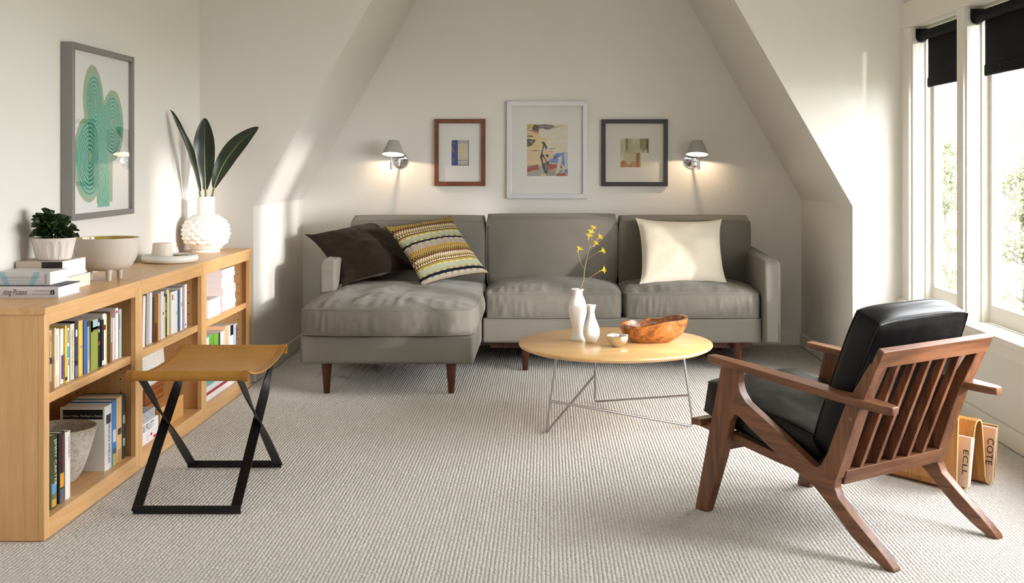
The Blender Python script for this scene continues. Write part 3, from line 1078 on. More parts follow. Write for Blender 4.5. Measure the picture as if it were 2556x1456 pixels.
sling = sheet(SXL - 0.9, SXR + 0.9, 0.14).build('sling_seat', TAN, stool, smooth=True, sharp=50)
for (x0, x1) in ((SXL - 0.95, SXL - 0.1), (SXR + 0.1, SXR + 0.95)):
    sheet(x0, x1, 0.09, 0.14).build('edge_binding', TANEDGE, sling, smooth=True, sharp=50)

# ================================================================== MAGAZINE RACK
rack = thing('magazine_rack', 'bent oak plywood magazine rack standing on the carpet behind the lounge chair', 'magazine rack', (58.1, 173.8, 0), CH, local=True)
prof = [(0.75, 12.2), (0.55, 8), (0.3, 3), (0.28, 1.3), (0.6, 0.5), (1.3, 0.14), (2.0, 0.14), (2.7, 0.4), (3.15, 1.1), (3.5, 3), (4.3, 7), (4.75, 8.9), (5.1, 9.5), (5.6, 9.75), (6.1, 9.6), (6.4, 9.0), (6.55, 8), (6.9, 4.5), (7.2, 1.4), (7.5, 0.5), (8.0, 0.16), (8.7, 0.16), (9.3, 0.45), (9.65, 1.2), (9.95, 3.5), (10.35, 8.3)]
def rack_sheet(prof, t0, t1, th):
    P = [Vector((p[0], 0, p[1])) for p in prof]
    mb = MB()
    n = len(P)
    vs = []
    for k, p in enumerate(P):
        t = (P[min(k + 1, n - 1)] - P[max(k - 1, 0)]).normalized()
        nn = Vector((-t.z, 0, t.x)) * (th / 2)
        for (q, tt) in ((p - nn, t0), (p + nn, t0), (p + nn, t1), (p - nn, t1)):
            vs.append((q.x, tt, q.z))
    for k in range(n - 1):
        for i in range(4):
            mb.cur = 1 if i == 0 or i == 2 else 0
            mb.add([vs[k * 4 + i], vs[k * 4 + (i + 1) % 4], vs[(k + 1) * 4 + (i + 1) % 4], vs[(k + 1) * 4 + i]], [(0, 1, 2, 3)])
    mb.cur = 1
    mb.add([vs[3], vs[2], vs[1], vs[0]], [(0, 1, 2, 3)])
    mb.add(vs[-4:], [(0, 1, 2, 3)])
    return mb
o = rack_sheet(prof, 0, 12.8, 0.28)
# merge doubled corners
o.build('bent_sheet', [PLY, PLYEDGE], rack, recalc=True)

def magazine(label, s0, s1, z0, z1, t0, t1, c, text, tsize, tcol, slope, name='magazine'):
    m = thing(name, label, 'magazine', (58.1, 173.8, 0), CH, group='magazines in the bent plywood rack', local=True)
    th = 0.34
    def xf(p):
        return (p[0] + (p[2] - z0) * slope, p[1], p[2])
    MB().box(s0, s0 + th, t0 + 0.05, t1, z0, z1).xf(xf).build('pages', PAGESW, m)
    MB().box(s0 - 0.04, s0, t0, t1, z0 - 0.02, z1 + 0.02).xf(xf).build('front_cover', mat('cover_' + '_'.join(map(str, c)), c, rough=0.35), m)
    MB().box(s0 + th, s0 + th + 0.04, t0, t1, z0 - 0.02, z1 + 0.02).xf(xf).build('back_cover', PAGESW, m)
    MB().box(s0 - 0.03, s0 + th + 0.03, t0 - 0.05, t0, z0 - 0.02, z1 + 0.02).xf(xf).build('spine', mat('cover_' + '_'.join(map(str, c)), c, rough=0.35), m)
    return m, xf
INK = mat('ink_dark', (52, 40, 32), rough=0.6)
m1, f1 = magazine('pink-covered magazine with big dark title letters in the front pocket of the plywood rack', 1.45, 1.7, 0.75, 7.7, -0.9, 9.6, (238, 210, 182), '', 1, None, 0.13)
lettering('ECLL', 1.2, INK, m1, ((-0.13, 0, -0.99), (0, -1, 0), (-0.99, 0, 0.13), (1.38 + 0.13 * 3.4, -0.25, 4.2)), sx=1.4)
m1b, f1b = magazine('white magazine with black print behind the pink one in the front pocket', 2.05, 2.6, 0.8, 7.5, -0.7, 9.4, (238, 238, 242), '', 1, None, 0.16)
m2, f2 = magazine('pale magazine with COTE on its cover in the rear pocket of the plywood rack', 7.7, 8.1, 0.6, 8.2, -0.7, 9.6, (236, 205, 178), '', 1, None, 0.14)
lettering('COTE', 1.5, INK, m2, ((-0.14, 0, -0.99), (0, -1, 0), (-0.99, 0, 0.14), (7.63 + 0.14 * 3.6, -0.05, 4.8)), sx=1.0)

# ================================================================== BOOKCASES
BXF, BXB = -62.5, -74.1          # front and back planes
BTOP = 29.0
UNITS = [(151.8, 187.1), (187.15, 222.5), (222.55, 257.9)]
PLACE = ['nearest to the camera, with a wicker basket', 'in the middle of the row behind the stool', 'at the far end of the row by the sofa']
HOLE = mat('pin_hole', (30, 18, 10), rough=0.9)
cases = []
for (y0, y1), pl in zip(UNITS, PLACE):
    t = thing('bookcase', 'low maple bookcase ' + pl, 'bookcase', (-68.3, (y0 + y1) / 2, 0), group='low maple bookcases in a row')
    cases.append(t)
    near = 0.3 if y0 < 160 else 0.0
    far = 0.35 if y1 > 250 else 0.0
    MB().box(BXB, BXF + 0.25, y0 - near, y1 + far, BTOP - 0.85, BTOP).build('top', MAPLE_Y, t, bevel=0.06)
    MB().box(BXB, BXF - 0.75, y0, y0 + 0.75, 0, BTOP - 0.86).build('side_panel', MAPLE_Z, t)
    MB().box(BXB, BXF - 0.75, y1 - 0.75, y1, 0, BTOP - 0.86).build('side_panel', MAPLE_Z, t)
    MB().box(BXB, BXB + 0.35, y0 + 0.76, y1 - 0.76, 0, BTOP - 0.86).build('back_panel', MAPLE_Z, t)
    MB().box(BXF - 0.74, BXF, y0, y0 + 1.6, 0, BTOP - 0.86).build('stile', MAPLE_Z, t, bevel=0.04)
    MB().box(BXF - 0.74, BXF, y1 - 1.6, y1, 0, BTOP - 0.86).build('stile', MAPLE_Z, t, bevel=0.04)
    MB().box(BXF - 0.74, BXF, y0 + 1.61, y1 - 1.61, BTOP - 2.35, BTOP - 0.86).build('top_rail', MAPLE_Y, t, bevel=0.04)
    MB().box(BXF - 0.74, BXF, y0 + 1.61, y1 - 1.61, 0, 2.45).build('bottom_rail', MAPLE_Y, t, bevel=0.04)
    MB().box(BXB + 0.36, BXF - 0.75, y0 + 0.76, y1 - 0.76, 1.7, 2.45).build('bottom_shelf', MAPLE_Y, t)
    MB().box(BXB + 0.36, BXF - 0.75, y0 + 0.78, y1 - 0.78, 16.5, 17.7).build('shelf', MAPLE_Y, t, bevel=0.05)
    h = MB()
    for z in (8, 10, 12, 14, 15.6, 19.5, 21.5, 23.5):
        for x in (BXF - 2.6, BXB + 2.4):
            h.tube([(x, y1 - 0.77, z), (x, y1 - 0.74, z)], 0.12, 8)
    h.build('shelf_pin_holes', HOLE, t)

# ------------------------------------------------------------------ books
R_UP = Matrix.Identity(3)
R_FRONT = Matrix(((0, 0, -1), (-1, 0, 0), (0, 1, 0)))       # lying flat, spine towards the camera
R_SIDE = Matrix(((1, 0, 0), (0, 0, -1), (0, 1, 0)))         # lying flat, spine towards the room
def cmat(c, rough=0.5):
    return mat('cover_%d_%d_%d' % tuple(c), c, rough=rough, spec=0.4)
def book(label, loc, t, h, d, c, R=R_UP, lean=0.0, yaw=0.0, pages=None, bands=(), hard=False, group=None, texts=(), name='book', art=None, cat='book'):
    """spine at local x=0, depth d behind it, thickness t along y, height h along z"""
    M = Matrix.Rotation(yaw, 3, 'Z') @ R
    if lean:
        M = M @ Matrix.Rotation(lean, 3, 'X')
    M4 = M.to_4x4()
    M4.translation = Vector(loc) * IN
    o = thing(name, label, cat, group=group, matrix=M4)
    b = 0.11 if hard else 0.035
    over = 0.1 if hard else 0.0
    cov = MB()
    if hard:                     # rounded spine
        arc = [(0.0 + 0.14 * math.sin(math.pi * i / 6), -t / 2 + t * i / 6) for i in range(7)]
        pts = [(-d, -t / 2)] + arc + [(-d, t / 2), (-d, t / 2 - b)] + [(x - b, max(-t / 2 + b, min(t / 2 - b, y))) for x, y in reversed(arc)] + [(-d, -t / 2 + b)]
    else:
        pts = [(-d, -t / 2), (0, -t / 2), (0, t / 2), (-d, t / 2), (-d, t / 2 - b), (-b, t / 2 - b), (-b, -t / 2 + b), (-d, -t / 2 + b)]
    cov_o = cov.prism(pts, 'z', 0, h).build('cover', cmat(c), o)
    MB().box(-d + 0.06 + over, -b - 0.005, -t / 2 + b + 0.003, t / 2 - b - 0.003, over, h - over).build('pages', pages or PAGES, o)
    xo = 0.15 if hard else 0.012
    for bd in bands:
        z0, z1, bc = bd[:3]
        ya, yb = (bd[3], bd[4]) if len(bd) > 3 else (-0.5, 0.5)
        if hard:
            n = 6
            mbb = MB()
            ring = [(0.014 + 0.14 * math.sin(math.pi * i / 6), -t / 2 + t * i / 6) for i in range(1, 6)]
            mbb.prism(ring + [(p[0] - 0.02, p[1]) for p in reversed(ring)], 'z', z0 * h, z1 * h)
        else:
            mbb = MB().box(-0.002, xo, ya * t, yb * t, z0 * h, z1 * h)
        mbb.build('spine_band', cmat(bc), cov_o)
    for tx in texts:
        body, size, col, zc = tx[:4]
        yo = tx[4] if len(tx) > 4 else 0.0
        kw = tx[5] if len(tx) > 5 else {}
        lettering(body, size, cmat(col), cov_o, ((0, 0, -1), (0, 1, 0), (1, 0, 0), ((0.17 if hard else 0.018), yo, zc * h)), **kw)
    return o

WH, CRM, BK = (238, 236, 232), (226, 212, 186), (26, 24, 24)
S = -63.95                       # plane of the spines
# upper shelf, nearest bookcase: y0, y1, height, colour, label, bands
U1 = [
 (156.0, 156.8, 7.7, (150, 104, 88), 'dusty rose paperback first from the left in the nearest bookcase upper row', ()),
 (156.82, 157.25, 7.4, (128, 130, 138), 'thin slate grey book, second from the left in the nearest upper row', ((0.55, 0.8, (92, 96, 110)),)),
 (157.34, 158.86, 7.6, (206, 168, 116), 'tan map-patterned book with a dark brown band on its spine, nearest upper row', ((0.42, 0.53, (66, 46, 36)), (0.0, 0.12, (164, 112, 62)), (0.8, 0.9, (184, 140, 86)))),
 (158.88, 159.36, 7.8, (224, 208, 178), 'slim cream book right of the map-patterned book, nearest upper row', ()),
 (159.38, 160.42, 7.6, (238, 230, 212), 'white book with speckled dark lettering and a cream foot, nearest upper row', ((0.45, 0.9, (196, 184, 160), -0.3, 0.0), (0, 0.2, (228, 214, 180)))),
 (160.45, 161.1, 6.5, (208, 184, 148), 'short beige book sixth from the left in the nearest upper row', ()),
 (161.45, 162.46, 7.3, (240, 238, 236), 'white paperback with a purple lower label on its spine, nearest upper row', ((0.08, 0.52, (98, 58, 130), -0.2, 0.5),)),
 (162.48, 163.15, 7.6, (228, 196, 78), 'yellow paperback with a black foot, right of the purple-labelled book', ((0.04, 0.1, (40, 34, 26)),)),
 (163.18, 163.8, 7.2, (236, 240, 242), 'white paperback with a sky blue patch in the middle of its spine', ((0.44, 0.66, (70, 168, 212)), (0.72, 0.96, (54, 52, 56), -0.3, 0.1), (0.3, 0.42, (60, 58, 60), -0.1, 0.3))),
 (163.9, 164.4, 5.9, (150, 122, 62), 'short olive-brown book tucked left of the cream BLOOM book', ()),
 (164.52, 165.94, 7.5, (226, 214, 186), 'cream book with AMERICAN MIND BLOOM in grey letters down its spine', ()),
 (166.03, 167.06, 7.8, (58, 62, 76), 'dark blue-grey book with a white moon near the top of its spine', ((0.72, 0.84, (226, 230, 234), -0.25, 0.3), (0.02, 0.2, (110, 116, 140)), (0.24, 0.3, (24, 24, 26)))),
 (167.3, 168.8, 7.6, (230, 188, 84), 'thick golden yellow paperback in the middle of the nearest upper row', ((0.5, 0.54, (150, 132, 150), 0.0, 0.4),)),
 (168.92, 170.0, 7.5, (62, 100, 158), 'royal blue paperback right of the golden yellow one', ()),
 (170.05, 170.8, 7.2, (150, 168, 190), 'pale blue-grey paperback between the royal blue and red-edged books', ((0.9, 1.0, (56, 66, 60)), (0.0, 0.25, (196, 184, 176)))),
 (170.83, 171.45, 7.2, (236, 232, 226), 'slim white book with a red edge and a black head', ((0.86, 1.0, (36, 38, 40)), (0.05, 0.86, (150, 40, 42), -0.5, -0.25))),
 (171.75, 174.4, 7.1, (142, 156, 58), 'thick leaf green paperback with a small photograph at the spine head', ((0.8, 0.99, (170, 190, 200)), (0.77, 0.85, (120, 104, 84)), (0.0, 0.99, (160, 146, 92), -0.5, -0.25))),
 (174.5, 175.56, 7.0, (30, 28, 30), 'black paperback with a magenta dot right of the green book', ((0.45, 0.53, (176, 48, 84), -0.3, 0.3), (0.85, 0.92, (230, 226, 222), -0.3, 0.2), (0.72, 0.78, (220, 216, 210), -0.2, 0.2))),
 (175.58, 176.52, 6.7, (46, 40, 44), 'charcoal paperback with a white foot label', ((0.02, 0.12, (232, 228, 224), -0.3, 0.4),)),
 (176.66, 177.92, 7.4, (240, 238, 238), 'tall white book crossed by a dark red band near its top', ((0.68, 0.78, (128, 32, 36)),)),
 (178.0, 178.76, 7.2, (228, 196, 90), 'narrow yellow and black book right of the red-banded white book', ((0.1, 0.55, (74, 58, 30), -0.5, -0.1),)),
 (178.9, 179.46, 7.5, (108, 98, 82), 'thin grey-brown book left of the orange and white one', ()),
 (179.6, 180.88, 7.4, (212, 92, 44), 'orange paperback with a wide white panel on its spine', ((0.37, 0.87, (240, 236, 230), -0.42, 0.42),)),
 (181.04, 181.98, 6.3, (228, 208, 196), 'short blush pink paperback near the right end of the nearest upper row', ()),
 (182.0, 183.06, 7.6, (240, 240, 242), 'tall white book with a small red mark at its spine head', ((0.9, 0.95, (186, 36, 44), -0.3, 0.3),)),
 (183.1, 184.1, 7.3, (186, 196, 184), 'pale grey-green book, last on the right of the nearest upper row', ((0.6, 0.9, (60, 92, 100), -0.5, -0.3),)),
]
for i, (a, b, h, c, lb, bd) in enumerate(U1):
    tx = ()
    if 'BLOOM' in lb:
        tx = (('AMERICAN MIND BLOOM', 0.62, (120, 112, 96), 0.5, 0.0, {'sx': 0.82}),)
    book(lb, (S - random.Random(i).uniform(0, 0.5), (a + b) / 2, 17.71), b - a - 0.02, h, 5.2 + random.Random(i + 9).uniform(-0.4, 1.6), c, bands=bd, group='books on the nearest upper shelf', texts=tx)

U2 = [
 (192.5, 193.2, 7.4, (226, 234, 240), 'slim white and pale blue book, first on the left of the middle upper shelf', 0, ()),
 (193.4, 194.5, 8.1, (238, 226, 218), 'tall white leaning book with a pinkish side, middle upper shelf', 0.05, ()),
 (194.7, 195.5, 7.1, (206, 200, 92), 'lime yellow leaning book on the middle upper shelf', 0.05, ((0.0, 0.2, (196, 176, 70)),)),
 (195.75, 197.3, 8.3, (176, 172, 168), 'tall light grey leaning book on the middle upper shelf', 0.045, ()),
 (197.55, 199.0, 8.2, (226, 220, 230), 'tall lavender white leaning book on the middle upper shelf', 0.03, ()),
 (199.35, 200.36, 7.4, (122, 98, 46), 'olive brown book with a dark red lower half, middle upper shelf', 0, ((0.0, 0.42, (92, 34, 24)),)),
 (200.4, 200.96, 7.3, (96, 50, 36), 'thin dark maroon book, seventh on the middle upper shelf', 0, ()),
 (200.98, 201.56, 7.7, (232, 170, 108), 'thin apricot orange book on the middle upper shelf', 0, ()),
 (201.6, 202.46, 7.7, (240, 238, 234), 'white book with grey ring drawings down its spine, middle upper shelf', 0, ((0.9, 0.96, (110, 108, 106), -0.2, 0.4), (0.52, 0.58, (110, 108, 106), -0.2, 0.4), (0.24, 0.29, (120, 116, 112), -0.2, 0.4))),
 (202.5, 204.2, 7.9, (216, 206, 208), 'thick pale grey-pink book with a small dark red spot, middle upper shelf', 0, ((0.5, 0.56, (110, 44, 44), 0.15, 0.45),)),
 (204.3, 205.08, 6.9, (206, 204, 110), 'short yellow-green book in the middle of the middle upper shelf', 0, ()),
 (205.1, 206.34, 7.2, (64, 50, 42), 'dark brown book with pale spine letters, middle upper shelf', 0, ((0.62, 0.8, (214, 200, 180), -0.08, 0.12), (0.46, 0.58, (214, 200, 180), -0.08, 0.12))),
 (206.5, 208.08, 7.8, (206, 206, 172), 'pale sage green book with an orange edge, middle upper shelf', 0, ((0.0, 1.0, (224, 150, 92), -0.5, -0.36),)),
 (208.25, 210.0, 7.2, (240, 228, 212), 'white and peach book with a red emblem at the top, middle upper shelf', 0, ((0.8, 0.93, (170, 90, 84), -0.1, 0.3), (0, 1, (240, 196, 150), -0.5, -0.25))),
 (210.05, 212.15, 7.2, (214, 224, 232), 'thick ice blue book with a green spot, middle upper shelf', 0, ((0.42, 0.5, (150, 196, 150), 0.1, 0.4),)),
 (212.2, 213.15, 7.1, (66, 74, 96), 'navy blue book right of the ice blue one, middle upper shelf', 0, ()),
 (213.2, 214.12, 7.5, (242, 242, 244), 'slim bright white book right of the navy one, middle upper shelf', 0, ((0.55, 0.66, (120, 112, 110), 0.1, 0.4),)),
 (214.2, 215.55, 7.6, (168, 150, 160), 'mauve grey book near the right end of the middle upper shelf', 0, ((0.04, 0.15, (150, 140, 196), -0.3, 0.2),)),
 (215.7, 216.58, 7.4, (238, 218, 200), 'slim blush cream book second from the right, middle upper shelf', 0, ()),
 (216.62, 218.0, 7.7, (242, 238, 234), 'white book with a patterned edge, last on the right of the middle upper shelf', 0, ((0.04, 0.1, (70, 60, 60), -0.2, 0.1),)),
]
for i, (a, b, h, c, lb, ln, bd) in enumerate(U2):
    book(lb, (S - random.Random(i + 50).uniform(0, 0.5), (a + b) / 2, 17.71 + abs(ln) * (b - a) / 2), b - a - 0.02, h, 5.8 + random.Random(i + 59).uniform(-0.4, 1.6), c, lean=ln * -1.0, bands=bd, group='books on the middle upper shelf')

# lower shelf, nearest bookcase
book('jungle green and gold hardback with JIMMY CARTER on its spine, lower nearest shelf', (-63.75, 157.75, 2.46), 2.3, 9.4, 6.2, (62, 66, 34), hard=True, group='hardbacks on the nearest lower shelf',
     bands=((0.02, 0.2, (190, 160, 60)), (0.12, 0.34, (96, 150, 190))), texts=(('JIMMY CARTER', 1.05, (236, 230, 206), 0.62, 0.25, {'sx': 0.86}),))
book('black hardback titled THE INNER CIRCLE with an orange badge, lower nearest shelf', (-63.75, 160.35, 2.46), 1.9, 9.2, 6.2, (34, 30, 32), hard=True, group='hardbacks on the nearest lower shelf',
     bands=((0.22, 0.42, (226, 160, 44)), (0.0, 0.2, (96, 96, 104))), texts=(('THE INNER CIRCLE', 0.8, (196, 60, 48), 0.70, 0.05, {'sx': 0.7}),))
book('white hardback with CHOLERA on its spine standing before the basket', (-63.7, 162.3, 2.46), 1.7, 8.9, 6.4, (238, 232, 226), hard=True, group='hardbacks on the nearest lower shelf',
     texts=(('CHOLERA', 0.62, (70, 62, 60), 0.76, 0.05, {'sx': 1.0}),))
bw = book('thick white biography with a black block and the title The Road to Xanadu', (-63.9, 177.75, 2.46), 2.8, 9.3, 6.4, (236, 234, 232), hard=True, group='hardbacks on the nearest lower shelf', bands=((0.72, 0.86, (60, 56, 58)),),
          texts=(('ORSON WELLES', 1.0, (40, 36, 36), 0.42, 0.1, {'sx': 0.85}),))
MB().box(-6.0, -0.25, -1.42, -1.40, 7.5, 8.9).build('cover_block', cmat(BK), bw)
lettering('Orson Welles: The Road to Xanadu', 0.42, cmat((214, 206, 196)), bw, ((1, 0, 0), (0, 0, 1), (0, -1, 0), (-3.1, -1.43, 8.0)), sx=0.92)
book('blue hardback with a cloudy sky and yellow field on its jacket', (-63.9, 180.2, 2.46), 1.9, 9.5, 6.4, (70, 128, 186), hard=True, group='hardbacks on the nearest lower shelf', bands=((0.0, 0.18, (196, 186, 96)), (0.18, 0.26, (70, 92, 92)), (0.36, 0.55, (206, 216, 222))))
book('tan map-covered hardback with a dark band on the nearest lower shelf', (-63.9, 182.35, 2.46), 2.2, 9.6, 6.4, (216, 178, 124), hard=True, group='hardbacks on the nearest lower shelf', bands=((0.42, 0.52, (74, 46, 34)), (0.0, 0.2, (190, 146, 98))))
book('dark green-black hardback last on the right of the nearest lower shelf', (-63.9, 184.25, 2.46), 1.3, 9.6, 6.4, (36, 44, 40), hard=True, group='hardbacks on the nearest lower shelf', bands=((0.2, 0.32, (150, 156, 140)), (0.55, 0.68, (150, 156, 140))))

# middle bookcase, lower: books lying flat, radio, boxes, boucle basket
def flat(label, x0, y0, y1, z0, t, d, c, group, yaw=0, bands=(), texts=(), name='book', hard=False, pages=None, cat='book'):
    return book(label, (x0, y1, z0 + t / 2), t, y1 - y0, d, c, R=R_SIDE, bands=bands, group=group, texts=texts, name=name, yaw=yaw, hard=hard, pages=pages, cat=cat)
g = 'books stacked flat on the middle lower shelf'
flat('white book with red drawings at the bottom of the flat stack', -63.6, 189.2, 199.6, 2.46, 1.55, 8.6, (238, 234, 236), g, bands=((0.1, 0.22, (196, 60, 66), -0.4, -0.1), (0.28, 0.36, (196, 60, 66), 0.0, 0.3), (0.75, 0.95, (190, 50, 56), -0.3, 0.1)), texts=(('ST', 1.1, (196, 120, 124), 0.5, 0.0, {'shear': 0.3}),))
flat('thick white book with OB PRUITT in bold black letters, middle of the flat stack', -63.6, 189.0, 199.8, 4.03, 1.75, 8.8, (240, 239, 240), g, texts=(('OB PRUITT', 1.6, (24, 22, 22), 0.49, 0.0, {'sx': 0.78}),))
flat('grey book with a scatter of dark dots on top of the flat stack', -63.9, 188.9, 199.0, 5.8, 1.5, 8.4, (172, 172, 176), g, bands=tuple((0.08 + k * 0.085, 0.1 + k * 0.085, (60, 60, 64), -0.3 + 0.25 * (k % 3), -0.2 + 0.25 * (k % 3)) for k in range(10)))
rad = thing('radio', 'small wooden box radio with a black cloth front on the flat book stack', 'radio', (-69, 192, 7.35))
MB().box(-71.5, -66.3, 188.9, 197.4, 7.32, 12.7).build('case', wood('radio_wood', (190, 122, 70), (150, 88, 46), 'y'), rad, bevel=0.5, segs=4, smooth=True)
MB().box(-66.32, -66.2, 189.5, 196.8, 7.9, 12.1).build('speaker_cloth', mat('radio_cloth', (34, 30, 27), rough=0.9, bump=0.5, bscale=900), rad, bevel=0.05)
def lidbox(label, x0, x1, y0, y1, z0, z1, m, lid):
    t = thing('wood_box', label, 'box', ((x0 + x1) / 2, (y0 + y1) / 2, z0), group='wooden boxes on the middle lower shelf')
    MB().box(x0, x1, y0, y1, z0, z1 - lid).build('body', m, t, bevel=0.06)
    MB().box(x0, x1, y0, y1, z1 - lid + 0.03, z1).build('lid', m, t, bevel=0.06)
    return t
lidbox('pale maple box low on the middle shelf, in front of the darker boxes', -67.3, -64.2, 202.6, 215.6, 2.46, 6.2, wood('box_maple', (226, 176, 112), (206, 152, 88), 'y'), 0.9)
lidbox('red-brown grained wooden box behind the pale maple box', -72.6, -67.5, 205.4, 214.8, 2.46, 9.4, wood('box_rosewood', (176, 104, 52), (96, 46, 22), 'y', scale=2), 1.2)
bx3 = lidbox('dark walnut box with a patterned top under the white textured basket', -72.4, -67.4, 200.0, 205.2, 2.46, 9.2, wood('box_dark', (120, 66, 36), (70, 34, 20), 'y', scale=1.6), 1.0)
bb = thing('textured_basket', 'white nubby textured soft basket on the wooden boxes', 'basket', (-69.2, 205.6, 9.45))
NUB = mat('white_boucle', (222, 214, 204), rough=0.95, var=0.25, vscale=260, bump=1.0, bscale=420, spec=0.1)
mb, _, _ = cushion(6.2, 13.2, 5.6, crown=0.3, crownb=0.6, bulge=0.5, cr=0.1, N=22, M=10, wr=0.25, seed=3)
mb.xf(lambda p: (p[0] - 69.2, p[1] + 205.4, p[2] + 12.7)).build('body', NUB, bb, smooth=True, sharp=75)

# far bookcase
g = 'magazines stacked on the far upper shelf'
rg = random.Random(4)
ORD = ['bottom', 'second from the bottom', 'third from the bottom', 'fourth from the bottom', 'fifth from the bottom', 'fifth from the top', 'fourth from the top', 'third from the top', 'second from the top', 'topmost']
z = 17.71
for k in range(10):
    t = rg.uniform(0.72, 0.9)
    flat('white-spined magazine, %s in the tall stack on the far shelf' % ORD[k], -63.7 + rg.uniform(-0.25, 0.15), 240.4 - k * 0.12 + rg.uniform(-0.2, 0.2), 250.4 - k * 0.2 + rg.uniform(-0.2, 0.2), z, t, 8.2, (244 - k % 3, 242, 242 - k % 2), g, name='magazine', pages=mat('pink_pages', (224, 210, 206), rough=0.9),
         bands=((0.2, 0.42, (228, 214, 214), -0.1, 0.05), (0.84, 0.87, (120, 110, 112), -0.15, 0.15)), cat='magazine')
    z += t + 0.01
z = 17.71
for k in range(4):
    t = 0.85
    flat('white thin catalogue, %s in the short stack on the far upper shelf' % ['bottom', 'second', 'third', 'topmost'][k], -63.6 + rg.uniform(-0.2, 0.1), 229.6, 238.3 + rg.uniform(-0.3, 0.3) - k * 0.2, z, t, 7.5, (243, 243 - k % 2, 245), g, name='catalogue', pages=PAGESW, bands=((0.3, 0.5, (206, 206, 212), -0.05, 0.05),), cat='magazine')
    z += t + 0.01
g = 'magazines lying flat on the far lower shelf'
for k, (c_, nm) in enumerate((((236, 234, 234), 'white glossy magazine lowest of the three lying on the far lower shelf'), ((176, 44, 46), 'red-spined magazine between the two white ones on the far lower shelf'), ((228, 228, 232), 'white magazine on top of the red one under the upright books'))):
    flat(nm, -63.5 - 0.1 * k, 226.0, 254.2 - k * 0.5, 2.46 + (0, 1.05, 1.5)[k], (1.03, 0.43, 1.03)[k], 8.6, c_, g, name='magazine', pages=PAGESW, cat='magazine')
g = 'upright books on the far lower shelf'
bt = book('wide teal and green boxed book with a cream tag on the far lower shelf', (-64.4, 231.5, 5.02), 8.2, 9.1, 6.5, (86, 160, 160), group=g, bands=((0.55, 0.97, (222, 214, 190), -0.28, 0.12), (0.2, 0.99, (104, 160, 54), 0.16, 0.5), (0.78, 0.82, (40, 40, 44), -0.1, 0.02)))
book('green and cream novel right of the teal boxed book', (-64.3, 237.4, 5.02), 3.0, 8.8, 6.5, (112, 166, 62), group=g, bands=((0.0, 0.3, (222, 200, 180)),))
book('black book edge beside the cream spine on the far lower shelf', (-64.3, 239.6, 5.02), 1.1, 8.7, 6.5, (44, 42, 42), group=g)
book('cream book with a line of small grey print, far lower shelf', (-64.2, 241.8, 5.02), 2.6, 8.7, 6.5, (236, 230, 216), group=g, bands=((0.2, 0.85, (150, 144, 134), -0.05, 0.1),))
book('peach and grey tall book on the far lower shelf', (-64.2, 244.8, 5.02), 2.7, 9.4, 6.5, (226, 178, 140), group=g)
book('silver white book with a black square at its head, far lower shelf', (-64.2, 248.2, 5.02), 3.3, 9.1, 6.5, (222, 224, 230), group=g, bands=((0.76, 0.99, (24, 24, 28), -0.2, 0.5),))
book('pale grey book last on the right of the far lower shelf', (-64.2, 251.6, 5.02), 2.6, 8.9, 6.5, (200, 206, 216), group=g, bands=((0.1, 0.95, (60, 66, 80), 0.2, 0.45),))

# wicker basket in the nearest bookcase
bk = thing('wicker_basket', 'coiled natural and white wicker basket on the nearest lower shelf', 'basket', (-68.1, 170.3, 2.46))
NC, NSx = 26, 96
prof_b = []
def basket_r(q):
    return 1.7 + 3.3 * q ** 0.55
cols = []
mb = MB()
rows = NC * 4
nseg = NSx * 2
BASK1, BASK2 = (0.74, 0.68, 0.58), (0.26, 0.20, 0.15)
rb = random.Random(8)
stitch = [[rb.random() for _ in range(NSx)] for _ in range(NC)]
def basket_pt(i, j, inner):
    q = j / rows
    a = 2 * math.pi * i / nseg
    coil = (q * NC) % 1.0
    cid = min(NC - 1, int(q * NC))
    ph = (i / 2 + 0.5 * (cid % 2)) % 1.0
    bulge_ = 0.085 * math.sin(math.pi * coil) * (0.55 + 0.45 * math.sin(math.pi * ph))
    r = basket_r(q) + (bulge_ if not inner else -0.16 - bulge_)
    return (-68.1 + r * math.cos(a), 170.3 + r * math.sin(a), 2.48 + 7.6 * q)
for inner in (False, True):
    o0 = len(mb.v)
    for j in range(rows + 1):
        for i in range(nseg):
            mb.v.append(basket_pt(i, j, inner))
            q = j / rows
            cid = min(NC - 1, int(q * NC))
            s_ = stitch[cid][(i // 2) % NSx]
            edge = (i % 2 == 0) or ((q * NC) % 1.0 < 0.1)
            k = 0.15 if s_ < 0.8 else 0.55
            c_ = [BASK1[x] * (1 - k) + BASK2[x] * k for x in range(3)]
            if edge:
                c_ = [0.45 * c_[x] + 0.55 * BASK2[x] for x in range(3)]
            cols.append(c_)
    for j in range(rows):
        for i in range(nseg):
            f = (o0 + j * nseg + i, o0 + j * nseg + (i + 1) % nseg, o0 + (j + 1) * nseg + (i + 1) % nseg, o0 + (j + 1) * nseg + i)
            mb.f.append(f if not inner else tuple(reversed(f)))
            mb.mi.append(0)
nlay = (rows + 1) * nseg
for i in range(nseg):            # rim
    a, b = rows * nseg + i, rows * nseg + (i + 1) % nseg
    mb.f.append((a, b, b + nlay, a + nlay))
    mb.mi.append(0)
mb.f.append(tuple(reversed(range(nseg))))
mb.mi.append(0)
mb.build('coiled_body', attr_mat('wicker_colour', 0.85), bk, smooth=True, sharp=0, cols=cols, recalc=False)
MB().tube([(-68.1 + 4.95 * math.cos(2 * math.pi * i / 48), 170.3 + 4.95 * math.sin(2 * math.pi * i / 48), 10.1) for i in range(48)], 0.16, 8, closed=True).build('rim', mat('wicker_rim', (176, 160, 136), rough=0.85, bump=0.6, bscale=300), bk, smooth=True)

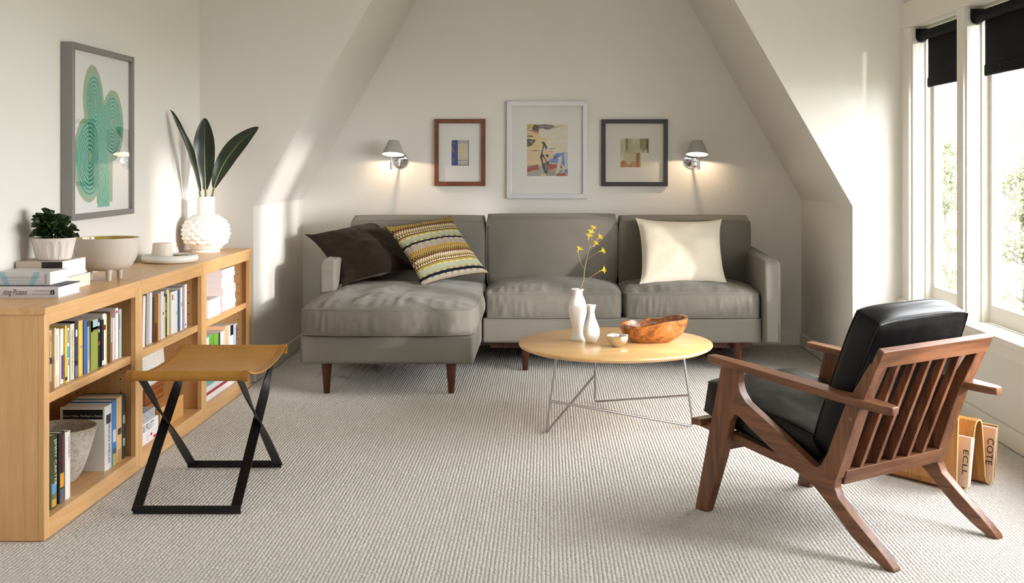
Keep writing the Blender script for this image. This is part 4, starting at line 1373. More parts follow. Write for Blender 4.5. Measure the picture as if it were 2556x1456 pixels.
# ================================================================== ON TOP OF THE BOOKCASES
g = 'books stacked flat on top of the nearest bookcase'
def top_book(label, x1, y0, z0, L, t, d, c, **k):
    # spine faces the camera: local z runs from right to left
    return book(label, (x1, y0, z0 + t / 2), t, L, d, c, R=R_FRONT, group=g, **k)
pic = top_book('white hardback titled Picasso lowest in the stack of books on the bookcase', -65.0, 162.5, BTOP + 0.01, 9.2, 1.55, 7.6, (214, 212, 222), hard=True, pages=PAGESW,
         texts=(('iting Picasso', 1.05, (70, 24, 32), 0.625, 0.02, {'shear': 0.35, 'sx': 0.62}), ('The Notebooks and', 0.36, (158, 130, 138), 0.235, 0.22, {'sx': 0.72}), ('Letters of Roland Penrose', 0.36, (158, 130, 138), 0.225, -0.2, {'sx': 0.72})))
emb = MB()
emb.prism([(0.36 * math.cos(a) , 0.28 * math.sin(a)) for a in [math.radians(20 + 14 * i) for i in range(12)]] + [(0.12 * math.cos(a), 0.1 * math.sin(a)) for a in [math.radians(20 + 14 * i) for i in range(11, -1, -1)]], 'x', 0.15, 0.165)
emb.prism([(0.36 * math.cos(a), 0.28 * math.sin(a)) for a in [math.radians(200 + 14 * i) for i in range(12)]] + [(0.12 * math.cos(a), 0.1 * math.sin(a)) for a in [math.radians(200 + 14 * i) for i in range(11, -1, -1)]], 'x', 0.15, 0.165)
emb.xf(lambda p: (p[0], p[1], p[2] + 0.75)).build('emblem', cmat((24, 24, 26)), pic)
MB().box(-7.5, -0.05, 0.69, 0.79, -0.02, 9.0).build('dark_board', cmat((30, 28, 32)), pic)
fb = top_book('thick pale paperback titled FASHION ILLUSTRATION: ACCESSORIES on the Picasso hardback', -66.9, 164.4, BTOP + 1.57, 7.2, 1.72, 6.1, (222, 218, 218), pages=PAGESW,
         texts=(('FASHION ILLUSTRATION: ACCESSORIES', 0.36, (130, 160, 164), 0.555, 0.12, {'sx': 0.82}),))
for (za, zb, zc, zd) in ((1.35, 2.1, 1.75, 2.65), (5.1, 5.95, 5.7, 6.6)):
    MB().add([(0.012, -0.85, zb), (0.012, -0.85, zb + 0.75), (0.012, 0.85, za + 0.75), (0.012, 0.85, za)] if za < 3 else [(0.012, -0.85, 5.4), (0.012, -0.85, 6.1), (0.012, 0.85, 6.95), (0.012, 0.85, 6.2)], [(0, 1, 2, 3)]).build('blue_swoosh', cmat((160, 202, 212)), fb)
lettering('books', 0.5, cmat((70, 72, 60)), fb, ((0, 1, 0), (0, 0, 1), (1, 0, 0), (0.018, 0.0, 0.62)), sx=1.0)
MB().box(0.004, 0.016, -0.30, -0.26, 1.55, 6.4).build('fine_print', cmat((158, 176, 180)), fb)
top_book('beige soft-cover book lying on the bookcase behind the Picasso hardback', -67.6, 171.4, BTOP + 0.01, 6.6, 1.85, 9.4, (206, 196, 178))
up = top_book('brown-grey book with a black spine end beneath the potted succulent', -67.7, 170.6, BTOP + 1.88, 6.5, 2.35, 8.6, (196, 180, 162), pages=PAGESW)
MB().box(0.0, 0.015, -1.05, 1.12, 0.0, 2.9).build('black_label', cmat((38, 28, 28)), up)
MB().box(0.015, 0.02, -0.75, -0.45, 0.6, 1.2).build('white_print', cmat((214, 206, 204)), up)

# potted succulent
PX, PY, PZ = -70.4, 174.3, BTOP + 4.26
pot = thing('potted_succulent', 'dark green leafy succulent in a fluted off-white pot on the books', 'plant', (PX, PY, PZ))
POTM = mat('pot_ceramic', (224, 214, 206), rough=0.55, spec=0.35)
def flute(a, r, z):
    q = (z - PZ) / 3.1
    if r < 2.2 or q < 0.1 or q > 0.84:
        return 0
    k = (a * 16 / (2 * math.pi)) % 1.0 * 2 - 1
    e = math.sqrt(max(0, 1 - ((q - 0.47) / 0.38) ** 2))
    return -0.11 * max(0, 1 - (k / max(0.05, e * 0.85)) ** 2) if abs(k) < e * 0.85 else 0
outer = [(2.25, PZ), (2.32, PZ + 0.06)] + [(2.34 + 0.68 * (i / 24) ** 0.85, PZ + 0.1 + 3.0 * i / 24) for i in range(25)]
MB().lathe(outer + [(2.9, PZ + 3.12), (2.78, PZ + 2.7), (0.0, PZ + 2.65)], PX, PY, 192, flute).build('pot', POTM, pot, smooth=True, sharp=60)
MB().lathe([(2.75, PZ + 2.66), (1.5, PZ + 2.86), (0.0, PZ + 2.95)], PX, PY, 32, lambda a, r, z: 0).build('soil', mat('soil', (40, 28, 22), rough=0.95, bump=1.0, bscale=200), pot, smooth=True)
LEAFG = mat('succulent_leaf', (50, 70, 38), rough=0.42, var=0.3, vscale=35, spec=0.5)
lm = MB()
def sleaf(a, b):
    u = a * 2 - 1
    wdt = 0.82 * math.sin(math.pi * min(1, b ** 1.2 * 0.83 + 0.06)) ** 0.7 * (1 + 0.08 * math.sin(b * 11))
    curl = -0.45 * b * b
    return (u * wdt, b * 1.65, curl + 0.5 * u * u * wdt + 0.16 * math.sin(u * 4 + b * 7))
lm.grid(sleaf, 6, 9)
leaf0 = lm.build('leaf', LEAFG, None, smooth=True, sharp=0)
leaf_me = leaf0.data
bpy.data.objects.remove(leaf0)
rl = random.Random(12)
for k in range(120):
    az = rl.uniform(0, 2 * math.pi)
    el = rl.uniform(-0.05, 1.35)
    rad_ = rl.uniform(0.55, 2.0)
    base = Vector((PX + rad_ * math.cos(az) * math.cos(el) * 1.1, PY + rad_ * math.sin(az) * math.cos(el) * 1.1, PZ + 3.0 + rad_ * 1.35 * math.sin(el) + 0.2))
    d = Vector((math.cos(az) * math.cos(el), math.sin(az) * math.cos(el), math.sin(el) + 0.15)).normalized()
    if base.x + d.x * 2.2 < -74:
        d.x = abs(d.x) * 0.4
        d.normalize()
    sd = d.cross(Vector((0, 0, 1)))
    if sd.length < 0.1:
        sd = Vector((1, 0, 0))
    sd.normalize()
    sd = (sd + Vector((rl.uniform(-.9, .9), rl.uniform(-.9, .9), rl.uniform(-.9, .9)))).normalized()
    nn = sd.cross(d).normalized()
    sd = d.cross(nn)
    s = rl.uniform(0.65, 1.15)
    o = bpy.data.objects.new('leaf', leaf_me)
    COL.objects.link(o)
    o.parent = pot
    Mx = Matrix(((sd.x * s, d.x * s, nn.x * s, 0), (sd.y * s, d.y * s, nn.y * s, 0), (sd.z * s, d.z * s, nn.z * s, 0), (0, 0, 0, 1)))
    Mx.translation = (base - Vector((PX, PY, PZ))) * IN
    o.matrix_local = Mx
for k in range(12):
    az = 2 * math.pi * k / 12
    q = Vector((PX + 1.3 * math.cos(az), PY + 1.3 * math.sin(az), PZ + 2.8))
    MB().tube([q, q + Vector((0.4 * math.cos(az), 0.4 * math.sin(az), 1.6))], 0.12, 6).build('stem', LEAFG, pot, smooth=True)

# footed bowl, yellow inside
bx, by = -68.0, 188.4
bo = thing('footed_bowl', 'large beige stoneware bowl on three peg feet with a mustard inside', 'bowl', (bx, by, BTOP))
bp_o = [(0.0, 1.45), (2.2, 1.5), (3.2, 1.75), (3.9, 2.35), (4.4, 3.3), (4.75, 4.7), (4.92, 6.25), (4.92, 6.5), (4.8, 6.52)]
MB().lathe([(r, z + BTOP) for r, z in bp_o] + [(4.74, BTOP + 6.4)], bx, by, 64, ct=False).build('outer_shell', mat('bowl_stoneware', (206, 194, 180), rough=0.65, spec=0.3), bo, smooth=True, sharp=60)
MB().lathe([(r, z + BTOP) for r, z in [(4.78, 6.45), (4.6, 4.8), (4.25, 3.5), (3.6, 2.5), (2.5, 1.95), (0.0, 1.8)]], bx, by, 64, cb=False).build('glazed_inside', mat('mustard_glaze', (190, 160, 36), rough=0.12, spec=0.6), bo, smooth=True)
for k in range(3):
    a = math.radians(-62 + 120 * k)
    fx, fy = bx + 2.5 * math.cos(a), by + 2.5 * math.sin(a)
    MB().lathe([(0.33, BTOP), (0.36, BTOP + 0.05), (0.44, BTOP + 1.3), (0.62, BTOP + 1.75)], fx, fy, 16).build('foot', MATS['bowl_stoneware'], bo, smooth=True)

# white grooved dish with the small wooden cup and a ring
dx, dy = -68.4, 221.4
dish = thing('carved_dish', 'round white dish with carved wavy grooves and a dark polished inside', 'dish', (dx, dy, BTOP))
def grooves(a, r, z):
    if r < 4.0:
        return 0
    k = math.sin(a * 14 + 5 * math.sin(a * 2) + z * 9)
    return 0.05 * k * (0.5 + 0.5 * math.sin(a * 1.7))
MB().lathe([(3.9, BTOP), (4.5, BTOP + 0.1), (4.92, BTOP + 0.45), (5.0, BTOP + 0.85), (4.85, BTOP + 1.25), (4.5, BTOP + 1.42), (4.2, BTOP + 1.35), (4.05, BTOP + 1.05)], dx, dy, 160, grooves, ct=False).build('carved_rim', MATTEWHITE, dish, smooth=True, sharp=60)
MB().lathe([(4.1, BTOP + 1.0), (3.4, BTOP + 0.72), (0, BTOP + 0.65)], dx, dy, 48, cb=False).build('polished_inside', mat('dark_pewter', (88, 80, 66), rough=0.18, metal=0.9), dish, smooth=True)
cup = thing('wooden_cup', 'pale turned wooden tumbler standing upside down in the white dish', 'cup', (-69.2, 220.6, BTOP + 0.7))
MB().lathe([(1.92, BTOP + 0.82), (1.94, BTOP + 0.88), (1.62, BTOP + 3.5), (1.55, BTOP + 3.58), (1.4, BTOP + 3.52), (0, BTOP + 3.5)], -69.4, 220.2, 48).build('body', wood('pale_cup_wood', (238, 226, 208), (222, 206, 184), 'z', rough=0.5, scale=2), cup, smooth=True, sharp=50)
rg_ = MB().tube([(-66.9 + 1.15 * math.cos(2 * math.pi * i / 32), 222.6 + 1.15 * math.sin(2 * math.pi * i / 32), BTOP + 0.95) for i in range(32)], 0.16, 8, closed=True)
tag(rg_.build('metal_ring', mat('brass', (190, 160, 96), rough=0.2, metal=1.0), None, smooth=True, loc=(-66.9, 222.6, BTOP + 0.8)), 'small brass ring lying in the white carved dish', 'ring')

# studded white vase with three strelitzia leaves
vx, vy = -69.0, 247.0
vs_ = thing('studded_vase', 'round white ceramic vase covered in studs with a plain cylinder neck', 'vase', (vx, vy, BTOP))
vprof = [(2.7, 0.0), (2.8, 0.05), (2.75, 0.35), (2.7, 0.5), (3.3, 0.75)]
NV = 64
body = []
for i in range(NV + 1):
    q = i / NV
    th = math.radians(-52 + 112 * q)
    body.append((4.62 * math.cos(th) ** 0.9, 4.0 + 4.05 * math.sin(th)))
vprof += body
vprof += [(1.78, 7.62), (1.74, 7.9), (1.74, 11.0), (1.76, 11.15), (1.66, 11.2), (1.56, 11.1), (1.54, 8.0)]
def studs(a, r, z):
    zz = z - BTOP
    if r < 2.4 or zz < 1.5 or zz > 6.74:
        return 0
    row = (zz - 1.5) / 0.873
    ri = math.floor(row)
    fr = (row - ri) * 2 - 1
    k = (a * 14 / (2 * math.pi) + 0.5 * (ri % 2)) % 1.0 * 2 - 1
    d = max(0, math.cos(k * math.pi / 2)) * max(0, math.cos(fr * math.pi / 2))
    return 0.36 * d ** 1.1
MB().lathe([(r, z + BTOP) for r, z in vprof], vx, vy, 240, studs).build('body', MATTEWHITE, vs_, smooth=True, sharp=60)
STREL = mat('strelitzia_leaf', (30, 40, 22), rough=0.34, var=0.25, vscale=25, spec=0.5)
VEIN = mat('leaf_vein', (112, 124, 70), rough=0.4)
STALK = mat('leaf_stalk', (96, 104, 52), rough=0.5)
def big_leaf(label, p0, p1, p2, p3, wmax, face, cup_=0.25, wob=0.0):
    t = thing('strelitzia_leaf', label, 'leaf', tuple(p0), group='strelitzia leaves in the studded vase')
    p0, p1, p2, p3 = map(Vector, (p0, p1, p2, p3))
    MB().tube([p0.lerp(p1, i / 6) for i in range(7)], [0.2] * 7, 7).build('stalk', STALK, t, smooth=True)
    face = Vector(face)
    def P(s):
        return p1 * (1 - s) ** 2 + p2 * 2 * s * (1 - s) + p3 * s * s
    def frame(s):
        tan = (P(min(1, s + 0.01)) - P(max(0, s - 0.01))).normalized()
        sd = tan.cross(face).normalized()
        return tan, sd, sd.cross(tan).normalized()
    def fn(a, b):
        u = a * 2 - 1
        tan, sd, nn = frame(b)
        wv = wmax * (math.sin(math.pi * min(1.0, (b * 0.97 + 0.03) ** 1.1)) ** 0.62)
        return P(b) + sd * (u * wv) + nn * (cup_ * wv * u * u + wob * math.sin(b * 14 + u) * abs(u) * 0.2)
    MB().grid(fn, 12, 36).build('blade', STREL, t, smooth=True, sharp=0)
    MB().tube([P(i / 20) + frame(i / 20)[2] * 0.02 for i in range(20)], [0.14 - 0.006 * i for i in range(20)], 6).build('midrib', VEIN, t, smooth=True)
ZV = BTOP + 7.9
big_leaf('upright strelitzia leaf in the middle of the studded vase', (vx + 0.1, vy, ZV), (vx, vy - 0.3, 41.6), (vx - 0.4, vy, 49), (vx - 0.5, vy + 1.0, 56.2), 2.15, (0.15, -1, 0.05), cup_=0.35, wob=0.5)
big_leaf('strelitzia leaf leaning far to the right over the vase', (vx + 0.5, vy, ZV), (vx + 1.7, vy - 0.2, 42.0), (vx + 3.6, vy, 49.5), (vx + 10.6, vy + 0.5, 54.3), 1.8, (0.3, -1, 0.35), cup_=0.3, wob=0.8)
big_leaf('narrow curled strelitzia leaf leaning left towards the wall', (vx - 0.6, vy - 0.2, ZV), (vx - 1.0, vy - 1.0, 41.2), (vx - 1.6, vy - 4.5, 49), (vx - 4.6, vy - 8.6, 57.4), 0.95, (0.95, -0.25, 0.1), cup_=0.7, wob=0.6)

# ================================================================== WALL ART
def rect_frame(mb, a0, a1, z0, z1, w, d0, d1, axis):
    """four mitred bars; axis 'y' = lies in XZ plane, axis 'x' = in YZ plane"""
    def P(a, d, z):
        return (a, d, z) if axis == 'y' else (d, a, z)
    o = [(a0, z0), (a1, z0), (a1, z1), (a0, z1)]
    i = [(a0 + w, z0 + w), (a1 - w, z0 + w), (a1 - w, z1 - w), (a0 + w, z1 - w)]
    for k in range(4):
        q = [o[k], o[(k + 1) % 4], i[(k + 1) % 4], i[k]]
        mb.hexa([P(p[0], d0, p[1]) for p in q] + [P(p[0], d1, p[1]) for p in q])
    return mb
def paint_panel(name, parent, fn, nu, nv, pos, m=PRINT):
    mb = MB()
    mb.grid(pos, nu, nv)
    cols = [fn(i / nu, j / nv) for j in range(nv + 1) for i in range(nu + 1)]
    return mb.build(name, m, parent, cols=cols, recalc=False)
def nz(x, y, s=0):
    return noise.noise(Vector((x, y, s)))
def mixc(a, b, t):
    t = max(0, min(1, t))
    return tuple(a[i] * (1 - t) + b[i] * t for i in range(3))
def L3(r, g_, b):
    return lin((r, g_, b))
def inpoly(x, y, P):
    c = False
    j = len(P) - 1
    for i in range(len(P)):
        if (P[i][1] > y) != (P[j][1] > y) and x < (P[j][0] - P[i][0]) * (y - P[i][1]) / (P[j][1] - P[i][1]) + P[i][0]:
            c = not c
        j = i
    return c

def gable_picture(label, x0, x1, z0, z1, fw, frame_m, print_rect, paint, mat_c):
    t = thing('framed_picture', label, 'picture', ((x0 + x1) / 2, YB - 0.5, z0), group='framed pictures above the sofa')
    rect_frame(MB(), x0, x1, z0, z1, fw, YB - 1.15, YB - 0.02, 'y').build('frame', frame_m, t, bevel=0.06)
    MB().box(x0 + fw - 0.1, x1 - fw + 0.1, YB - 0.35, YB - 0.1, z0 + fw - 0.1, z1 - fw + 0.1).build('mat_board', mat_c, t)
    px0, px1, pz0, pz1 = print_rect
    paint_panel('print', t, paint, 120, int(120 * (pz1 - pz0) / (px1 - px0)), lambda a, b: (px0 + (px1 - px0) * a, YB - 0.365, pz1 - (pz1 - pz0) * b))
    MB().box(x0 + fw - 0.05, x1 - fw + 0.05, YB - 0.62, YB - 0.55, z0 + fw - 0.05, z1 - fw + 0.05).build('glass', PICGLASS, t)
    return t
MATB = mat('mat_board', (240, 237, 231), rough=0.85, var=0.03, vscale=300, bump=0.1, bscale=600)
MATB2 = mat('mat_board_warm', (232, 226, 216), rough=0.85, var=0.03, vscale=300, bump=0.1, bscale=600)
def paint_blue(x, y):
    n = nz(x * 5, y * 5, 1) * 0.5 + nz(x * 16, y * 9, 2) * 0.3
    c = mixc(L3(40, 84, 168), L3(30, 60, 130), 0.5 + n)
    if x < 0.18 and nz(x * 9, y * 6, 3) > 0.05 or (0.1 < x < 0.25 and nz(x * 8, y * 7, 5) > 0.25):
        c = mixc(c, L3(150, 110, 66), 0.8)
    if x > 0.36 and 0.0 <= y < 0.97:
        c = mixc(L3(224, 206, 164), L3(206, 196, 180), 0.5 + n)
        if y < 0.12 or y > 0.86:
            c = mixc(L3(176, 178, 184), L3(200, 190, 170), 0.5 + n)
        if 0.78 < y < 0.81 or (0.1 < y < 0.12 and nz(x * 9, y, 4) > -0.2):
            c = L3(96, 146, 196)
        if x > 0.93:
            c = mixc(c, L3(60, 100, 160), 0.7)
    if y > 0.97:
        c = L3(120, 118, 110)
    return c
def paint_gold(x, y):
    n = nz(x * 7, y * 2.2, 11) * 0.6 + nz(x * 18, y * 4, 12) * 0.35
    c = mixc(L3(222, 214, 186), L3(176, 160, 104), 0.45 + n)
    if 0.18 < x < 0.27 and y < 0.45 + 0.2 * nz(x * 20, 0, 3):
        c = mixc(L3(62, 74, 54), c, 0.15 + n)
    if 0.68 < x < 0.98 and y < 0.4 + 0.25 * nz(x * 12, 1, 3):
        c = mixc(L3(92, 92, 60), c, 0.3 + n)
    if 0.28 < x < 0.66 and y > 0.15:
        c = mixc(c, L3(188, 184, 150), 0.6)
    if 0.54 < x < 0.68 and y > 0.5 + 0.1 * nz(x * 15, 2, 3):
        c = mixc(L3(150, 84, 30), c, 0.3 + n)
    if y > 0.82 + 0.15 * nz(x * 5, 3, 3) and x < 0.66:
        c = mixc(L3(186, 106, 40), c, 0.35 + n)
    if x > 0.72 and y > 0.5:
        c = mixc(L3(236, 230, 214), c, 0.2)
    return c
def paint_abstract(x, y):
    wx = x + 0.02 * nz(x * 9, y * 9, 21)
    wy = y + 0.02 * nz(x * 8, y * 8, 22)
    n = nz(wx * 3, wy * 14, 23) * 0.5 + nz(wx * 10, wy * 20, 24) * 0.25
    X, Y = (wx * 980 + 152), (wy * 1258 + 100)
    c = mixc(L3(232, 226, 214), L3(226, 210, 168), 0.35 + n)
    if X < 460 or (X < 620 and 430 < Y < 660):
        c = mixc(L3(232, 208, 146), L3(224, 196, 150), 0.5 + n)
    if Y > 730 and X < 800:
        c = mixc(L3(222, 190, 152), L3(232, 206, 172), 0.5 + n)
    POL = [([(150, 100), (330, 100), (300, 180), (150, 230)], (198, 178, 90)), ([(320, 120), (440, 120), (440, 270), (330, 270), (260, 230)], (52, 50, 52)),
           ([(430, 100), (760, 110), (830, 170), (680, 225), (530, 200), (520, 150), (440, 140)], (128, 120, 112)), ([(440, 140), (530, 150), (540, 200), (450, 220)], (120, 116, 140)),
           ([(800, 165), (985, 150), (840, 180)], (96, 94, 92)), ([(520, 190), (700, 205), (640, 230), (540, 215)], (70, 66, 62)),
           ([(150, 235), (440, 270), (430, 320), (150, 262)], (196, 106, 92)), ([(150, 330), (430, 330), (300, 350), (150, 372)], (214, 170, 150)), ([(150, 385), (300, 390), (300, 408), (150, 408)], (40, 36, 34)),
           ([(150, 458), (360, 456), (250, 640), (150, 630)], (66, 62, 60)), ([(210, 495), (280, 500), (280, 530), (230, 520)], (220, 212, 200)),
           ([(160, 745), (360, 725), (520, 735), (380, 748)], (108, 96, 84)), ([(670, 690), (850, 668), (840, 692), (690, 722)], (168, 152, 134)),
           ([(860, 790), (1130, 790), (1130, 960), (1050, 1160), (980, 1060), (700, 1030), (690, 960), (780, 930), (780, 870)], (110, 140, 206)),
           ([(790, 915), (930, 840), (920, 870), (810, 950)], (66, 70, 92)), ([(1040, 800), (1132, 790), (1132, 1190), (990, 1260), (1060, 1100)], (196, 200, 204)),
           ([(150, 1130), (440, 1105), (450, 1210), (150, 1240)], (166, 62, 48)), ([(150, 1130), (430, 1060), (440, 1105), (150, 1165)], (150, 128, 108)),
           ([(680, 1055), (980, 1080), (1010, 1160), (670, 1215)], (172, 66, 50)), ([(150, 1250), (450, 1225), (480, 1350), (150, 1360)], (172, 170, 160)), ([(450, 1090), (500, 1090), (580, 1300), (450, 1330)], (170, 174, 172)),
           ([(640, 1230), (1010, 1180), (1000, 1250), (880, 1350), (600, 1350)], (156, 152, 148)), ([(900, 1290), (1060, 1260), (1132, 1360), (860, 1360)], (164, 64, 46)), ([(1040, 1220), (1132, 1190), (1132, 1340)], (92, 110, 172)),
           ([(905, 890), (1000, 840), (950, 1180), (880, 1300), (830, 1300), (860, 1130)], (220, 212, 188)),
           ([(500, 540), (555, 530), (640, 660), (620, 745), (580, 620), (540, 700), (520, 820), (560, 860), (620, 1010), (690, 1000), (650, 1240), (610, 1312), (570, 1280), (500, 1080), (470, 900), (500, 760), (530, 600)], (52, 46, 42)),
           ([(545, 700), (575, 690), (560, 790), (535, 800)], (212, 190, 160)), ([(525, 920), (560, 900), (610, 1030), (545, 1050)], (222, 194, 166)), ([(570, 880), (640, 880), (670, 990), (620, 1010)], (222, 194, 166)), ([(560, 1090), (650, 1060), (640, 1180), (610, 1240)], (128, 124, 120)),
           ([(580, 840), (650, 830), (680, 850), (650, 910), (610, 880)], (60, 52, 48))]
    for P, k in POL:
        if inpoly(X, Y, P):
            c = mixc(lin(k), (0.5, 0.48, 0.45), 0.12 + 0.25 * n)
    return c
gable_picture('brown wooden frame with a small blue and cream abstract print', -29.0, -15.9, 41.1, 58.3, 1.1, wood('frame_brown', (126, 70, 40), (96, 50, 28), 'z', rough=0.4), (-24.65, -20.15, 46.3, 52.9), paint_blue, MATB)
gable_picture('largest picture, silver-white frame with a colourful abstract painting', -10.4, 10.4, 37.8, 62.9, 1.25, mat('frame_silver', (206, 205, 206), rough=0.4, metal=0.2), (-5.2, 5.3, 43.6, 57.0), paint_abstract, MATB)
gable_picture('black frame with a small green and amber abstract print', 13.95, 31.0, 41.05, 58.2, 1.05, mat('frame_black', (24, 24, 25), rough=0.4), (18.85, 26.25, 45.9, 53.3), paint_gold, MATB2)

# large print on the left wall
art = thing('framed_print', 'large grey framed print of looping green striped shapes on the left wall', 'picture', (XL + 0.8, 201, 38))
FXa, FXb = XL + 0.02, -72.6
AY0, AY1, AZ0, AZ1 = 187.0, 214.9, 38.1, 65.6
rect_frame(MB(), AY0, AY1, AZ0, AZ1, 0.95, FXa, FXb, 'x').build('frame', mat('frame_grey_metal', (138, 135, 134), rough=0.42, metal=0.45), art, bevel=0.05)
def loops(a, b):
    y = a * 27.9
    zz = (1 - b) * 27.5
    y += 0.12 * nz(y * 0.8, zz * 0.8, 31)
    zz += 0.12 * nz(y * 0.8, zz * 0.8, 32)
    paper = L3(248, 248, 244)
    halo, teal, dark = L3(158, 182, 146), L3(108, 200, 174), L3(42, 100, 94)
    c = paper
    def E(cy, cz, ry, rz, tilt=0):
        dy, dz = y - cy, zz - cz
        ct, s_ = math.cos(tilt), math.sin(tilt)
        return math.hypot((dy * ct + dz * s_) / ry, (-dy * s_ + dz * ct) / rz)
    def ring(e0, n_, w_):
        k = (e0 * n_) % 1.0
        return dark if k < w_ else teal
    # halos
    h1, h2, h3 = E(10.6, 18.6, 4.5, 6.1, 0.18), E(19.2, 15.2, 5.2, 6.0, -0.06), E(8.6, 9.5, 6.6, 6.9, 0.05)
    if h1 < 1 or h2 < 1 or h3 < 1:
        c = halo
    if 12.0 < y < 19.2 and 2.4 < zz < 14 and y < 19.2 - max(0, zz - 9) * 0.3:
        c = halo
    # three lobes of nested loops; each loop narrows towards the stem
    e1 = E(11.0, 18.3, 3.4, 4.9, 0.18)
    if e1 < 1:
        c = ring(max(0.0, E(11.2, 18.5, 3.4, 4.9, 0.18)), 7, 0.34 if zz > 17 else 0.24)
        if E(11.3, 18.6, 0.45, 0.85, 0.1) < 1:
            c = halo
    e2 = E(19.1, 15.2, 4.45, 5.1, -0.05)
    if e2 < 1:
        c = ring(e2, 8, 0.30 if zz > 14.5 else 0.52)
        if E(18.7, 15.7, 0.5, 0.7) < 1:
            c = halo
    e3 = E(8.9, 9.6, 5.7, 6.2, 0.05)
    if e3 < 1:
        c = ring(e3, 9, 0.36)
        if E(9.1, 9.8, 0.65, 0.85) < 1:
            c = halo
    # stem of parallel stripes sweeping down from the lobes
    if 1.7 < zz:
        for (yb0, yb1, bend_, top_) in ((12.4, 17.8, 0.0, 13.6),):
            if zz < top_:
                off = 0.0 if zz < 6 else -((zz - 6) / 8.0) ** 2 * 2.6
                wtop = 1.0 if zz < 6 else 1 - 0.35 * (zz - 6) / 8.0
                s0 = yb0 + off * 0.35 + (1 - wtop) * 0.6
                s1 = yb1 + off
                if s0 < y < s1:
                    k = ((y - s0) / (s1 - s0) * 8) % 1.0
                    c = dark if k < 0.26 else teal
        if 12.5 < zz < 18.5:     # right lobe's stripes running into the stem
            s0 = 12.9 + (zz - 12.5) * 0.22
            s1 = 15.9 + (zz - 12.5) * 0.18
            if s0 < y < s1 and e1 > 0.95:
                k = ((y - s0) / (s1 - s0) * 6) % 1.0
                c = dark if k < 0.28 else teal
    return c
paint_panel('print', art, loops, 240, 240, lambda a, b: (-73.35, AY0 + 27.9 * a, AZ1 - 27.5 * b))
MB().box(-73.6, -73.4, AY0 + 0.8, AY1 - 0.8, AZ0 + 0.8, AZ1 - 0.8).build('backing', MATB, art)
MB().box(-72.95, -72.88, AY0 + 0.9, AY1 - 0.9, AZ0 + 0.9, AZ1 - 0.9).build('glass', PICGLASS, art)

# ================================================================== WALL LAMPS
SHADE = mat('grey_lampshade', (176, 174, 170), rough=0.5, metal=0.15)
SHADEIN = mat('white_shade_lining', (244, 238, 226), rough=0.5)
BULB = mat('lamp_bulb', (255, 240, 214), rough=0.3, emit=((255, 222, 170), 18.0))
BULB.cycles.emission_sampling = 'NONE'
def sconce(label, xs, xp, sg):
    """xs: shade centre, xp: wall plate centre, sg: side of the stem relative to the post"""
    t = thing('wall_lamp', label, 'lamp', (xp, YB - 0.1, 45.5), group='small wall lamps beside the pictures')
    zc = 47.6
    pl = MB().lathe([(2.05, 0), (2.1, 0.15), (2.0, 0.4), (1.6, 0.5), (0, 0.55)], 0, 0, 48)
    pl.xf(lambda p: (xp + p[0], YB - 0.01 - p[2], zc + p[1])).build('wall_plate', CHROME, t, smooth=True, sharp=40)
    for q in (-1.15, 1.15):
        sc = MB().lathe([(0.17, 0.5), (0.17, 0.6), (0, 0.62)], 0, 0, 10)
        sc.xf(lambda p: (xp + q + p[0], YB - 0.01 - p[2], zc + 0.1 + p[1])).build('screw', BLACKPLASTIC, t)
    # post on the plate, arm forward, vertical stem
    yst = YB - 6.2
    xst = xs + 0.35 * sg * -1
    MB().tube([(xp + 0.25 * sg * -1, YB - 1.1, zc - 1.3), (xp + 0.25 * sg * -1, YB - 1.1, zc + 0.5)], 0.4, 16).build('wall_post', CHROME, t, smooth=True, sharp=40)
    MB().tube([(xp + 0.25 * sg * -1, YB - 1.1, zc - 0.2), (xst, yst, zc - 0.4)], 0.17, 10).build('swing_arm', CHROME, t, smooth=True)
    MB().tube([(xst, yst, zc - 2.3), (xst, yst, zc - 0.2)], 0.38, 16).build('stem_grip', CHROME, t, smooth=True, sharp=40)
    MB().tube([(xst, yst, zc - 0.2), (xst, yst, zc + 3.2)], 0.13, 10).build('stem', CHROME, t, smooth=True)
    MB().tube([(xst, yst, zc + 3.2), (xst, yst, zc + 4.3)], 0.42, 14).build('lamp_socket', BLACKPLASTIC, t, smooth=True, sharp=40)
    # shade, tipped a little so its mouth faces the room
    c = Vector((xs, yst, 49.15))
    Rm = Matrix.Rotation(math.radians(-11), 3, 'X') @ Matrix.Rotation(math.radians(2.0), 3, 'Y')
    tf = lambda p: c + Rm @ Vector(p)
    shade_o = MB().lathe([(2.78, 0), (2.8, 0.05), (1.42, 3.35), (1.3, 3.5), (0.0, 3.52)], 0, 0, 48, cb=False).xf(tf).build('lamp_shade', SHADE, t, smooth=True, sharp=40)
    MB().lathe([(2.74, 0.02), (1.36, 3.3), (0.0, 3.38)], 0, 0, 48, cb=False).xf(tf).build('shade_lining', SHADEIN, shade_o, smooth=True, sharp=40)
    MB().lathe([(0.0, 1.0), (0.35, 1.1), (0.5, 1.5), (0.42, 2.0), (0.3, 2.4), (0, 2.5)], 0, 0, 16).xf(tf).build('bulb', BULB, t, smooth=True)
    for ang_ in (-0.9, 0.9, math.pi):
        a = ang_ + math.pi / 2
        q0 = Vector((xst, yst, zc + 1.3))
        q1 = tf((2.1 * math.cos(a), 2.1 * math.sin(a), 1.2))
        MB().tube([q0, q1], 0.05, 6).build('shade_strut', CHROME, t)
    ld = bpy.data.lights.new('lamp_glow', 'POINT')
    ld.energy = LAMP_W
    ld.color = (1.0, 0.76, 0.53)
    ld.shadow_soft_size = 0.2 * IN
    lo = bpy.data.objects.new('lamp_glow', ld)
    COL.objects.link(lo)
    lo.location = (c + Vector((0, 0, 0.35)) - Vector((xp, YB - 0.1, 45.5))) * IN
    lo.parent = t
LAMP_W = 3.0
